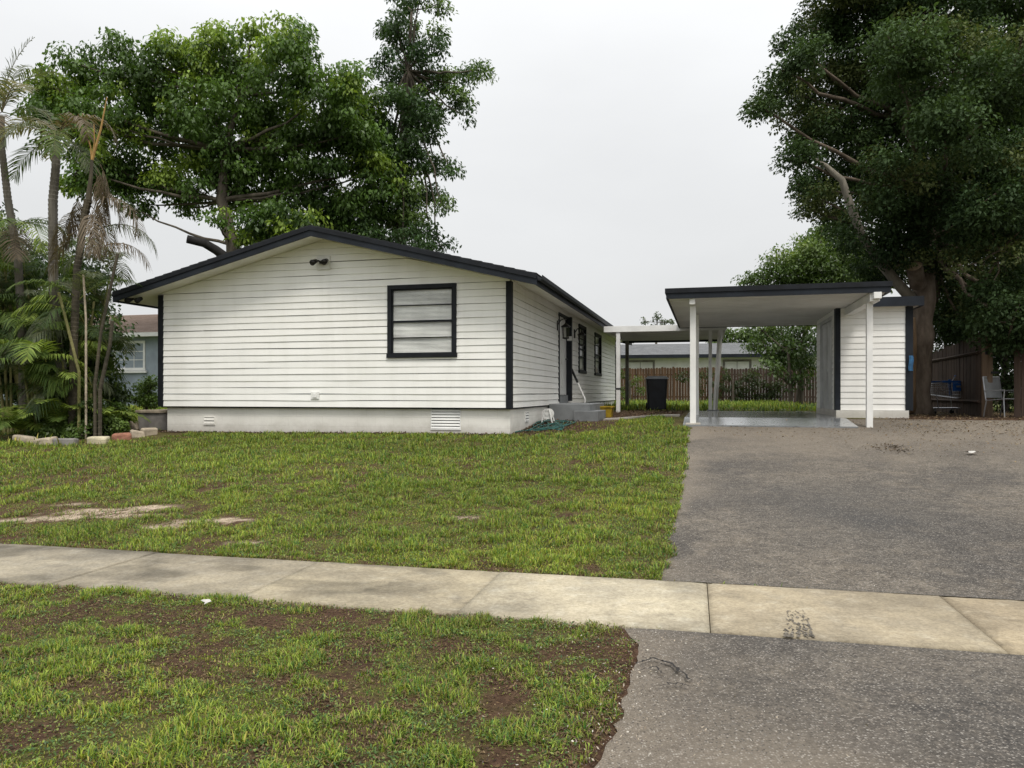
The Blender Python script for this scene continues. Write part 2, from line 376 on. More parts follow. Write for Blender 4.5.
def cover(x, y):
    """how closely the grass covers the soil, and where bare sand shows"""
    x = np.asarray(x, float); y = np.asarray(y, float); s, t = st(x, y); u, v = uv(x, y)
    n = .24 * fbm(x * .8, y * .8, 1, 3) + .38 * fbm(x * 3.3, y * 3.3, 21, 3) + .38 * fbm(x * 10, y * 10, 41, 3)
    g = n + .052 + .05 * sstep(8.5, 12, t)
    g = g - .20 * np.exp(-np.abs(s - apron_left(np.clip(t, 1.5, T_FRONT))) / .22) * (t < T_FRONT)
    g = g - .10 * np.exp(-np.abs(t - T_FRONT) / .16) - .13 * np.exp(-np.abs(t - T_BACK) / .14)
    g = g + .06 * np.exp(-np.abs(s - drive_left(t)) / .4) * (t > T_BACK)
    g = g - .09 * np.exp(-((x + 1.9) / 1.5) ** 2 - ((y - 5.1) / .35) ** 2)
    sand = np.zeros_like(g)
    for ax, ay, rx, ry in SANDS:
        sand = np.maximum(sand, np.exp(-((x - ax) / rx) ** 2 - ((y - ay) / ry) ** 2))
    g = g - .22 * sand
    sand = .85 * sstep(.30, .78, sand * (.02 + 1.55 * fbm(x * 15, y * 22, 77, 4)))
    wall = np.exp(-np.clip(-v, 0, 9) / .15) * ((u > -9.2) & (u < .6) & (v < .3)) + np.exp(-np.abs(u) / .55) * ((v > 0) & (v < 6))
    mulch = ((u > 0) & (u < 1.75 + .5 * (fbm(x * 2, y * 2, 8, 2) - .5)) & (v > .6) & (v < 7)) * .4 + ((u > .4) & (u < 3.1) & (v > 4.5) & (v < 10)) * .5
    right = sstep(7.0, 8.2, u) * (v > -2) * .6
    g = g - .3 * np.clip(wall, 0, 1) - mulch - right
    return sstep(.40, .58, g), sand, np.clip(wall + mulch + right, 0, 1)
def spaced(lo, hi, step, far):
    a = list(np.arange(lo, hi, step)); d = step; p = lo
    left = []
    while p > -far: d *= 1.35; p -= d; left.append(p)
    d = step; p = a[-1]; rt = []
    while p < far: d *= 1.35; p += d; rt.append(p)
    return np.array(left[::-1] + a + rt)
xs = spaced(-10, 7, .07, 1500); ys = spaced(1.5, 17, .07, 1500)
GX, GY = np.meshgrid(xs, ys); gx = GX.ravel(); gy = GY.ravel()
cv, sand, dark = cover(gx, gy)
far = sstep(18, 30, np.hypot(gx, gy - 2))
soil = np.array([.080, .048, .031]); thatch = np.array([.125, .092, .044]); green = np.array([.085, .105, .026]); sandc = np.array([.54, .46, .36])
q = fbm(gx * 5, gy * 5, 91, 3)[:, None]
col = soil * (.7 + .7 * q) * (1 - cv[:, None]) + (thatch * (1 - q) + green * q) * cv[:, None]
col = col * (1 - far[:, None]) + np.array([.085, .115, .03]) * far[:, None]
col = col * (1 - sand[:, None]) + sandc * sand[:, None]
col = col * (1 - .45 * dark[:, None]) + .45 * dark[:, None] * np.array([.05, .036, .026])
gz = terr(gx, gy) + .018 * (fbm(gx * 2.2, gy * 2.2, 14, 3) - .5) * (1 - far) - .03 * paved(gx, gy)
nx, ny = len(xs), len(ys); ii = np.arange(nx * ny).reshape(ny, nx)
fc = np.stack([ii[:-1, :-1], ii[:-1, 1:], ii[1:, 1:], ii[1:, :-1]], -1).reshape(-1, 4)
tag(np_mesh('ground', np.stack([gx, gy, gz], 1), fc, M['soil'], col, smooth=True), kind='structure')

# sidewalk of separate slabs with open joints
sv = []; sf = []; scol = []
tones = [(1.0, 1.0, 1.0), (.97, .98, 1.0), (1.0, 1.0, 1.0), (1.02, 1.02, 1.0), (1.2, 1.2, 1.2), (1.05, 1.02, .97), (1.06, 1.0, .92), (1, .98, .94)]
for k in range(-16, 16):
    s0, s1 = -1.552 + 1.6585 * k + (.003 if k > 0 else .0012), -1.552 + 1.6585 * (k + 1) - (.003 if k >= 0 else .0012)
    n0, nS, nT = len(sv), 40, 26
    tn = np.array(tones[(k + 4) % 8]); jz = random.uniform(-.004, .004)
    for j in range(nT + 1):
        for i in range(nS + 1):
            s = s0 + (s1 - s0) * i / nS; t = T_FRONT + (T_BACK - T_FRONT) * j / nT
            e = 0
            if j == 0: t += .03 * (float(vnoise(s * 4, 0., 3)) - .5) + .03 * (float(vnoise(s * 17, 0., 4)) - .5)
            if j == nT: t += .03 * (float(vnoise(s * 4, 5., 3)) - .5) + .03 * (float(vnoise(s * 17, 5., 4)) - .5)
            x, y = xy_st(s, t); sv.append((x, y, .014 + jz - (.012 if j in (0, nT) or (k >= 1 and i == 0) or (k >= 0 and i == nS) else 0)))
            edge = 1 - .25 * math.exp(-min(j, nT - j) * .45)
            f_ = .5 + .5 * math.tanh((s - (s0 + .3)) * 6) if k == 0 else 1
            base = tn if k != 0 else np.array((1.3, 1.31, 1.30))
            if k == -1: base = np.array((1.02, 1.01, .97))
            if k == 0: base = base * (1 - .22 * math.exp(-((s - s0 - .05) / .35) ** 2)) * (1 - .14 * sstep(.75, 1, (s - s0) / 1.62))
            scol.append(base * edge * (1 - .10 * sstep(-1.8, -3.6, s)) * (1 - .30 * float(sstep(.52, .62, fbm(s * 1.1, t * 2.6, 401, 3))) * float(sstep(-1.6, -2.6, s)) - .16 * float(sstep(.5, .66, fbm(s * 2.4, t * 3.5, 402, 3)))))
    I = np.arange((nS + 1) * (nT + 1)).reshape(nT + 1, nS + 1) + n0
    sf += [tuple(f) for f in np.stack([I[:-1, :-1], I[:-1, 1:], I[1:, 1:], I[1:, :-1]], -1).reshape(-1, 4)]
    ring = [(I[0, :], False), (I[-1, :], True), (I[:, 0], True), (I[:, -1], False)]
    for e, flip in ring:
        m0 = len(sv)
        for idx in e: p = sv[idx]; sv.append((p[0], p[1], -.09)); scol.append(np.array((.4, .36, .32)))
        for a in range(len(e) - 1):
            q4 = (int(e[a]), m0 + a, m0 + a + 1, int(e[a + 1])); sf.append(q4 if not flip else q4[::-1])
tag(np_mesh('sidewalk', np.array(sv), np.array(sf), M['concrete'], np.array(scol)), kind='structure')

# asphalt: the drive behind the sidewalk and the apron before it
def pave(name, t0, t1, left, s1, dt, ds):
    ts = np.linspace(t0, t1, int((t1 - t0) / dt) + 1); k = int(s1 / ds) + 1
    P = []
    for t in ts:
        l = float(left(t)); P.append(np.stack([l + (s1 - l) * np.linspace(0, 1, k) ** 1.25, np.full(k, t)], 1))
    P = np.array(P).reshape(-1, 2); x, y = xy_st(P[:, 0], P[:, 1])
    z = terr(x, y) + .006 + .02 * (fbm(x * .8, y * .8, 61, 2) - .5) * sstep(0, .5, np.abs(P[:, 1] - T_BACK)) * sstep(0, .5, np.abs(P[:, 1] - T_FRONT))
    I = np.arange(len(P)).reshape(len(ts), k)
    fc = np.stack([I[:-1, :-1], I[:-1, 1:], I[1:, 1:], I[1:, :-1]], -1).reshape(-1, 4)
    ed = np.tile(np.linspace(0, 1, k) ** 1.25, len(ts)) * s1
    z = z - .012 * np.exp(-ed / .06)
    nn = fbm(x * 1.3, y * 1.3, 33, 4)
    s, t = st(x, y)
    dusty = sstep(10.5, 15, t + 1.6 * (nn - .5)) * .55 + sstep(3.5, 6.5, s) * sstep(8, 13, t) * .45 + .65 * np.exp(-ed / .28)*(nn > .4) 
    dusty = dusty + .55 * np.exp(-((s - .35) / .6) ** 2 - ((t - 2.9) / .7) ** 2)
    dusty = np.clip(dusty * (.5 + nn), 0, .85)
    damp = .75 * np.exp(-((s - 1.6) / 1.0) ** 2 - ((t - 8.8) / 1.5) ** 2) * (.4 + nn) + .6 * np.exp(-((s - 1.4) / 1.2) ** 2 - ((t - 4.2) / .7) ** 2) * nn
    damp = damp + .5 * np.exp(-np.abs(t - T_FRONT) / .07) + .4 * np.exp(-np.abs(t - T_BACK) / .06)
    return tag(np_mesh(name, np.stack([x, y, z], 1), fc, M['asphalt'], np.stack([dusty, np.clip(damp, 0, .9), 0 * damp], 1), smooth=True), kind='structure')
pave('driveway', T_BACK + .012, 17.0, drive_left, 14.0, .09, .12)
pave('driveway_apron', 1.5, T_FRONT - .012, apron_left, 9.0, .07, .1)
rd = MB()
for a, b in ((-60, 60),):
    P = [xy_st(a, -6), xy_st(b, -6), xy_st(b, 1.5), xy_st(a, 1.5)]; rd.add([(p[0], p[1], -.008) for p in P], [(0, 1, 2, 3)])
me = rd.build('road', M['asphalt']); tag(me, kind='structure')

# cracks and the tyre mark
def strip(mb, pts, wd, dz):
    vs = []
    for i, p in enumerate(pts):
        a = Vector(pts[max(i - 1, 0)]); b = Vector(pts[min(i + 1, len(pts) - 1)]); t = (b - a).normalized(); nrm = Vector((-t.y, t.x))
        ww = wd * random.uniform(.4, 1.3) * (.3 if i in (0, len(pts) - 1) else 1)
        for sgn in (-1, 1):
            q = Vector(p) + nrm * sgn * ww; vs.append((q.x, q.y, float(terr(q.x, q.y)) + dz))
    mb.add(vs, [(2 * i, 2 * i + 1, 2 * i + 3, 2 * i + 2) for i in range(len(pts) - 1)])
cr = MB()
def crack(pxs, wd):
    P = [ground(*p)[:2] for p in pxs]; out = []
    for a, b in zip(P[:-1], P[1:]):
        for k in range(6):
            f = k / 6; out.append((a[0] + (b[0] - a[0]) * f + random.uniform(-.014, .014), a[1] + (b[1] - a[1]) * f + random.uniform(-.014, .014)))
    strip(cr, out + [P[-1]], wd, .022)
crack([(636, 668), (652, 663), (668, 667), (678, 674), (692, 685)], .009); crack([(640, 674), (655, 672), (666, 678)], .006)
crack([(658, 690), (672, 688), (690, 690)], .005)
tag(cr.build('driveway_crack', M['crack']), kind='structure')
tm = MB()
for px, lean in ((786, .10), (792, .02), (799, -.05), (806, -.16), (812, -.26)):
    for j in range(34):
        f = random.random() ** 1.5; y0 = 640.5 - f * 27; xx = px + lean * f * 27 + random.gauss(0, 1.1)
        x, y, _ = ground(xx, y0); a1, a2 = random.uniform(.004, .010) * (1.1 - .6 * f), random.uniform(.008, .022)
        P = []
        for k in range(6):
            a_ = k * math.pi / 3; P.append((x + a1 * math.cos(a_) * random.uniform(.6, 1.3), y + a2 * math.sin(a_) * random.uniform(.6, 1.3), .0205 + .0001 * j))
        tm.add(P, [tuple(range(6))])
tag(tm.build('sidewalk_tyre_mark', M['tyre']), kind='structure')

# ------------------------------------------------------------------ grass (nobody could count it)
def blades(name, n, reg, h, wd, seed, lush=1.0, dead=.16, mask=True):
    rg = np.random.default_rng(seed)
    x = rg.uniform(reg[0], reg[1], n); y = rg.uniform(reg[2], reg[3], n)
    c, sa, dk = cover(x, y); s, t = st(x, y)
    tuft = fbm(x * 4.2, y * 4.2, 141, 2)
    pr = np.clip(.40 + c * lush * (.35 + 1.1 * sstep(.40, .62, tuft)), 0, 1) * (1 - .62 * sa) * (1 - .85 * np.clip(dk, 0, 1))
    keep = (rg.random(n) < pr)
    if mask:
        over = .06 * (vnoise(s * 5, t * 5, 66)); 
        pv = ((t < T_FRONT - .0) & (s > apron_left(np.clip(t, 1.5, 9)) - .02)) | ((t >= T_FRONT + .03 + .0 * over) & (t <= T_BACK - .01)) | ((t > T_BACK) & (t < 17) & (s > drive_left(t) + over))
        keep &= ~pv
    u, v = uv(x, y)
    keep &= ((x + 8.9) / 2.0) ** 2 + ((y - 16.05) / 1.15) ** 2 > 1
    keep &= ~((u > -8.1) & (u < .02) & (v > -.03) & (v < 18)) & ~((u > 3.05) & (u < 8.0) & (v > 1.1) & (v < 8.7)) & ~((u > 0) & (u < 1.3) & (v > 3.3) & (v < 6.6)) & ~((u > 1) & (u < 3.2) & (v > 3.85) & (v < 4.55)) & ~((u > 1.3) & (u < 6.4) & (v > 11.2) & (v < 12))
    x, y, c, tuft = x[keep], y[keep], c[keep], tuft[keep]; n = len(x)
    hh = h * rg.uniform(.45, 1.25, n) * (.55 + .9 * sstep(.35, .7, tuft)) * (.6 + .5 * c)
    ww = wd * rg.uniform(.6, 1.4, n)
    az = rg.uniform(0, 2 * np.pi, n); lean = rg.uniform(.15, 1.15, n)
    isd = rg.random(n) < dead + .35 * (1 - c); lean[isd] = rg.uniform(.9, 1.5, isd.sum())
    dx, dy = np.cos(az), np.sin(az); px_, py_ = -dy, dx
    z = terr(x, y) - .004
    def P(f, wf, lf):
        ang = lean * lf
        rx = hh * f * np.sin(ang); rz = hh * f * np.cos(ang)
        a = np.stack([x + dx * rx - px_ * ww * wf, y + dy * rx - py_ * ww * wf, z + rz], 1)
        b = np.stack([x + dx * rx + px_ * ww * wf, y + dy * rx + py_ * ww * wf, z + rz], 1); return a, b
    a0, b0 = P(0, .5, .5); a1, b1 = P(.6, .5, .65); a2, b2 = P(1.0, .09, 1.0)
    V = np.stack([a0, b0, a1, b1, a2, b2], 1).reshape(-1, 3)
    k = np.arange(n)[:, None] * 6
    Fc = np.concatenate([k + np.array([0, 1, 3, 2]), k + np.array([2, 3, 5, 4])], 0)
    r = rg.random(n)[:, None]; pat = fbm(x * .6, y * .6, 201, 3)[:, None]
    base = np.array([.082, .148, .020]) * (1 - r) + np.array([.375, .47, .074]) * r
    hue = rg.random(n)[:, None]; base = np.where(hue < .18, np.array([.06, .15, .035]) * (.7 + .9 * r), np.where(hue > .86, np.array([.40, .36, .09]) * (.4 + .7 * r), base))
    base = base * (.75 + .5 * pat) + np.array([.05, .025, 0]) * sstep(.5, .75, pat) * r
    dd = np.array([.215, .155, .075]) * (.45 + .8 * r); base = np.where(isd[:, None], dd, base)
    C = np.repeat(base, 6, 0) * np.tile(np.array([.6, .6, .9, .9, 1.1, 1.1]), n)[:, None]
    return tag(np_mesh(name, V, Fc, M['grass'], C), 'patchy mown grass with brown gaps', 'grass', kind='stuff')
blades('verge_grass', 430000, (-6.0, 1.0, 2.3, 7.0), .036, .0046, 3, .80, .22)
blades('lawn_grass', 300000, (-8.4, 2.7, 5.8, 10.2), .048, .0060, 4, .8, .26)
blades('lawn_grass_by_house', 190000, (-12.5, 3.4, 9.8, 17.2), .062, .0090, 5, 1.1, .14)
blades('rear_lawn_grass', 60000, (1.0, 19, 23, 42), .16, .022, 6, 1.8, .02, mask=False)
blades('side_lawn_grass', 30000, (-22, -8.6, 14.5, 32), .14, .02, 8, 1.8, .03, mask=False)

# fallen leaves: on the drive, along the walls and under the oak
def scatter(name, label, n, fn, size, pal, seed, mat, lift=.012, tilt=.5):
    rg = np.random.default_rng(seed); x, y = fn(rg, n); n = len(x); z = terr(x, y) + lift
    az = rg.uniform(0, 6.28, n); L = size * rg.uniform(.5, 1.4, n); W = L * rg.uniform(.3, .6, n)
    tz = rg.normal(0, tilt, n) * L * .5; tw = rg.normal(0, tilt, n) * W * .5
    d1 = np.stack([np.cos(az) * L, np.sin(az) * L, tz], 1) * .5; d2 = np.stack([-np.sin(az) * W, np.cos(az) * W, tw], 1) * .5
    c = np.stack([x, y, z + np.abs(tz) * .5 + np.abs(tw) * .5], 1)
    V = np.stack([c - d1, c - d2, c + d1, c + d2], 1).reshape(-1, 3)
    Fc = np.arange(n)[:, None] * 4 + np.arange(4)
    pal = np.array(pal); C = pal[rg.integers(0, len(pal), n)] * rg.uniform(.6, 1.3, (n, 1))
    return tag(np_mesh(name, V, Fc, mat, np.repeat(C, 4, 0)), label, 'litter', kind='stuff')
BR = [(.13, .085, .05), (.20, .14, .08), (.08, .055, .035), (.26, .20, .12)]
def f1(rg, n):
    s = rg.uniform(.2, 13, n); t = rg.uniform(9, 17, n); p = sstep(11.5, 16.2, t + .45 * (s - 3)) * (.25 + fbm(s * .9, t * .9, 5, 3)); k = rg.random(n) < p
    return xy_st(s[k], t[k])
scatter('leaf_litter_on_drive', 'dry brown leaves and grit over the top of the driveway', 17000, f1, .036, BR, 31, M['litter'])
def f2(rg, n): u = rg.uniform(7.2, 20, n); v = rg.uniform(.5, 14, n); return lot(u, v)
scatter('leaf_litter_under_oak', 'brown fallen leaves on the dirt under the big oak', 16000, f2, .05, BR, 32, M['litter'])
def f3(rg, n):
    k = n // 3
    u = np.concatenate([rg.uniform(-8.6, .3, k), np.abs(rg.normal(0, .5, k)), rg.uniform(.4, 3.1, k)]); v = np.concatenate([-np.abs(rg.normal(0, .13, k)) - .0, rg.uniform(-.1, 4.0, k), rg.uniform(4.5, 9.8, k)])
    return lot(u, v)
scatter('wall_leaf_litter', 'dark soil and leaves along the foot of the white house', 7500, f3, .05, [(.07, .045, .03), (.12, .075, .05), (.035, .025, .02), (.2, .15, .1)], 33, M['litter'])
def f4(rg, n):
    s = rg.uniform(-4.2, 1., n); t = rg.uniform(2.3, 13., n); x, y = xy_st(s, t); c, sa, dk = cover(x, y)
    k = (rg.random(n) < (1 - c) * .8 + .05) & ~paved(x, y); return x[k], y[k]
scatter('dead_thatch', 'dead brown thatch and leaf crumbs between the grass', 120000, f4, .019, [(.085, .05, .03), (.12, .078, .042), (.05, .034, .024), (.17, .125, .07)], 34, M['litter'], .006)
def f5(rg, n):
    s = rg.uniform(-1.2, 1.4, n); t = rg.uniform(1.8, T_FRONT - .1, n); e = s - apron_left(t); p = np.exp(-np.abs(e - .05) / .3) * .8
    k = rg.random(n) < p; return xy_st(s[k], t[k])
def weed(lo, hi, yl, yh, sd):
    def f(rg, n):
        x = rg.uniform(lo, hi, n); y = rg.uniform(yl, yh, n); c, sa, dk = cover(x, y); w_ = fbm(x * 5.5, y * 5.5, sd, 2)
        k = (rg.random(n) < sstep(.46, .62, w_) * (.25 + .75 * c) * (1 - sa)) & ~paved(x, y); u, v = uv(x, y)
        k &= (v < -.25) & (((x + 8.9) / 2.0) ** 2 + ((y - 16.05) / 1.15) ** 2 > 1); return x[k], y[k]
    return f
WP = [(.06, .13, .025), (.10, .18, .035), (.16, .23, .045), (.05, .10, .03), (.22, .27, .06)]
for q_ in (scatter('verge_weeds', 'tiny broad-leaved weeds creeping through the verge grass', 110000, weed(-4.4, 1.0, 2.4, 6.3, 301), .017, WP, 41, M['leaf'], .012, .6), scatter('lawn_weeds', 'tiny broad-leaved weeds creeping through the lawn', 110000, weed(-8.4, 2.7, 6, 14, 302), .024, WP, 42, M['leaf'], .016, .6)): q_['category'] = 'weeds'
scatter('loose_gravel', 'loose pale gravel along the broken edge of the apron', 9000, f5, .012, [(.34, .29, .23), (.22, .18, .14), (.45, .42, .37), (.12, .1, .09)], 35, M['litter'], .016, .9)
def f6(rg, n):
    s = rg.uniform(-6, 9, n); t = rg.uniform(6.0, 15.5, n); e = np.abs(s - drive_left(t)); p = np.exp(-e / .12) * .5 + .012
    k = (rg.random(n) < p) & (s > drive_left(t) - .1); return xy_st(s[k], t[k])
scatter('drive_grit', 'small pale stones strewn over the driveway', 9000, f6, .014, [(.30, .26, .2), (.42, .39, .34), (.2, .16, .12)], 36, M['litter'], .012, .9)

# ------------------------------------------------------------------ lap siding
def clip(poly, a, b, c):      # keep a*x+b*y<=c
    out = []
    for i in range(len(poly)):
        p, q = poly[i], poly[(i + 1) % len(poly)]; dp = a * p[0] + b * p[1] - c; dq = a * q[0] + b * q[1] - c
        if dp <= 0: out.append(p)
        if dp * dq < 0: t = dp / (dp - dq); out.append((p[0] + (q[0] - p[0]) * t, p[1] + (q[1] - p[1]) * t))
    return out
def siding(mb, a0, a1, z0, z1, place, cuts=(), holes=(), reveal=.137, proud=.014, seed=0, wav=1.0):
    """boards of a lap-sided wall: place(a, z, out) gives the point; cuts are half planes, holes (a0,a1,z0,z1)"""
    k = 0; z = z0
    while z < z1 - 1e-4:
        zt = z + reveal
        bands = sorted({z, min(zt, z1)} | {h for H in holes for h in H[2:] if z < h < min(zt, z1)})
        for b0, b1 in zip(bands[:-1], bands[1:]):
            iv = [(a0, a1)]
            for H in holes:
                if H[2] < (b0 + b1) / 2 < H[3]:
                    nv = []
                    for p, q in iv:
                        if H[0] > p: nv.append((p, min(q, H[0])))
                        if H[1] < q: nv.append((max(p, H[1]), q))
                    iv = [(p, q) for p, q in nv if q - p > 1e-4]
            for p, q in iv:
                n = max(1, int((q - p) / .3)); es = [p + (q - p) * i / n for i in range(n + 1)]
                for e0, e1 in zip(es[:-1], es[1:]):
                    poly = [(e0, b0), (e1, b0), (e1, b1), (e0, b1)]
                    for c in cuts: poly = clip(poly, *c) if poly else poly
                    if len(poly) < 3: continue
                    def out(a, zz):
                        f = 1 - (zz - z) / reveal
                        pr = proud * (.62 + .76 * float(vnoise(a * 1.15 + seed, k * 7.7, 51))) + .004 * (float(vnoise(a * 5 + seed, k * 3.3, 52)) - .5)
                        return .003 + f * pr
                    def sag(a, zz): return zz + wav * (.016 * (float(vnoise(a * .7 + seed, k * 2.9, 53)) - .5)) * (1 if z0 + .01 < zz < z1 - .01 else 0)
                    gap = lambda a: .0015 + .0065 * float(vnoise(a * 1.6 + seed * 3.1, k * 5.1, 57)) ** 1.5 * wav
                    pts = [place(a, sag(a, zz) - (gap(a) if abs(zz - zt) < 1e-6 and zt < z1 - .02 else 0), out(a, zz)) for a, zz in poly]
                    mb.add(pts, [tuple(range(len(pts)))])
                    if abs(b0 - z) < 1e-6:
                        low = [(a, zz) for a, zz in poly if abs(zz - b0) < 1e-6]
                        if len(low) == 2:
                            L = [place(a, sag(a, zz), o) for (a, zz) in low for o in (out(a, zz), -.03)]
                            mb.add(L, [(0, 1, 3, 2)])
        z = zt; k += 1

# ------------------------------------------------------------------ the white house
UW, LEN = -8.0, 17.4
ZS = 1.21                                     # foot of the siding
UR = UW / 2; SL = .247; ZRIDGE = 4.855
EV = .65; EVL = .72; SLL = .252
def ztop(u): return ZRIDGE - (SL * (u - UR) if u > UR else SLL * (UR - u))
HZ = .60
house = thing('house', 'white lap-sided bungalow with black trim and low gable roof', 'house', (HX, HYY, HZ), -TH)
def hb(mb, name, mat, parent=None, **k): return mb.build(name, mat, parent or house, z0=HZ, **k)
cutsF = [(-SLL, 1, ztop(UR) - .17 - SLL * UR), (SL, 1, ztop(UR) - .17 + SL * UR)]
W0 = (-2.57, -1.10, 2.21, 3.68)              # front window
mb = MB(); siding(mb, UW, 0, ZS, 4.80, lambda a, z, o: (a, -o, z), cutsF, [(W0[0] + .04, W0[1] - .04, W0[2] + .04, W0[3] - .04)], seed=1)
hb(mb, 'front_wall', M['siding'])
SW = [(8.0, 9.35, 2.10, 3.56), (11.3, 12.9, 2.10, 3.56)]
DOOR = (4.98, 6.22, 1.45, 3.52)
ZW = ztop(0) - .17; ZWL = ztop(UW) - .17
mb = MB(); siding(mb, 0, LEN, ZS, ZW, lambda a, z, o: (o, a, z), [], [(DOOR[0], DOOR[1], ZS - .01, DOOR[3])] + [(s[0] + .04, s[1] - .04, s[2] + .04, s[3] - .04) for s in SW], seed=9)
hb(mb, 'side_wall', M['siding'])
mb = MB(); siding(mb, UW, 0, ZS, 4.80, lambda a, z, o: (a, LEN + o, z), cutsF, seed=4); hb(mb, 'rear_wall', M['siding'])
mb = MB(); siding(mb, 0, LEN, ZS, ZWL, lambda a, z, o: (UW - o, a, z), seed=5); hb(mb, 'side_wall', M['siding'])
# foundation, a step inside the siding
mb = MB(); mb.box((UW + .12, .09, .3), (-.03, LEN - .05, ZS - .004)); hb(mb, 'foundation', M['found'])
mb = MB(); mb.box((UW + .02, .02, ZS - .03), (-.006, LEN - .02, ZS + .0)); hb(mb, 'sill_board', M['black'])
for (u0, u1, v0, v1) in ((-.085, .028, -.03, .10), (UW - .028, UW + .10, -.03, .10), (-.085, .028, LEN - .10, LEN + .03), (UW - .028, UW + .1, LEN - .1, LEN + .03)):
    u0_, u1_ = (u0, u1)
    mb = MB(); mb.box((u0_, v0, ZS - .012), (u1_, v1, (ZW if u1 > -4 else ZWL) - .02)); hb(mb, 'corner_trim', M['black'])
# roof: top skin with a shingled edge, soffit, rake and eave boards
V0, V1 = -.58, LEN + .5
UL, URT = UW - EVL, EV
mb = MB()
for (ua, ub) in ((UL, UR), (UR, URT)):
    rows = 22
    for k in range(rows):
        f0, f1_ = k / rows, (k + 1) / rows
        lo, hi = (ua, ub) if ua == UL else (ub, ua)
        p, q_ = lo + (hi - lo) * f0, lo + (hi - lo) * f1_
        zp, zq = ztop(p) + .022, ztop(q_) + .010
        e0 = (V0 - .015); e1 = V1 + .015
        mb.add([(p, e0, zp), (p, e1, zp), (q_, e1, zq), (q_, e0, zq)], [(0, 1, 2, 3)])
        mb.add([(p, e0, zp), (p, e1, zp), (p, e1, zp - .014), (p, e0, zp - .014)], [(0, 1, 2, 3)])
        mb.add([(p, e0, zp), (q_, e0, zq), (q_, e0, zq - .03), (p, e0, zp - .03)], [(0, 1, 2, 3)])
roof = hb(mb, 'roof', M['shingle'])
def slab(mb, ua, ub, va, vb, dt, db):
    vs = [(u, v, ztop(u) - q) for q in (db, dt) for v in (va, vb) for u in (ua, ub)]
    mb.add(vs, [(0, 2, 3, 1), (4, 5, 7, 6), (0, 1, 5, 4), (2, 6, 7, 3), (0, 4, 6, 2), (1, 3, 7, 5)])
mb = MB()
slab(mb, UL + .03, UR, V0 + .035, V1 - .035, .02, .165); slab(mb, UR, URT - .03, V0 + .035, V1 - .035, .02, .165)
hb(mb, 'soffit', M['soffit'])
mb = MB()
n = 60                                        # vent grooves of the soffit boards
for k in range(n):
    v = .1 + (LEN - .2) * k / n
    slab(mb, .05, URT - .04, v, v + .012, .1, .1675)
hb(mb, 'soffit_groove', M['carunder'])
for a, b in ((UL, UR), (UR, URT)):
    for v in (V0, V1 - .035):
        mb = MB(); slab(mb, a, b, v, v + .035, .012, .205); hb(mb, 'rake_board', M['fascia'])
        s = -1 if v == V0 else 1
        mb = MB(); slab(mb, a, b, v + (-.02 if s < 0 else .035), v + (0 if s < 0 else .055), .006, .085); hb(mb, 'drip_edge', M['black'])
for u, s in ((URT, 1), (UL, -1)):
    mb = MB(); mb.box((min(u, u - .03 * s), V0 + .036, ztop(u) - .20), (max(u, u - .03 * s), V1 - .036, ztop(u) - .012)); hb(mb, 'eave_board', M['fascia'])
    mb = MB()
    prof = [(0, -.02), (.01, -.115), (.075, -.125), (.10, -.09), (.105, -.02), (.095, -.02), (.09, -.085), (.07, -.112), (.015, -.105), (.01, -.02)]
    vs = [(u + s * (.002 + a), v, ztop(u) + b) for v in (V0 + .02, V1 - .02) for a, b in prof]; m_ = len(prof)
    mb.add(vs, [(i, (i + 1) % m_, m_ + (i + 1) % m_, m_ + i) for i in range(m_)] + [tuple(range(m_))[::-1], tuple(range(m_, 2 * m_))])
    if s > 0: hb(mb, 'gutter', M['black'])
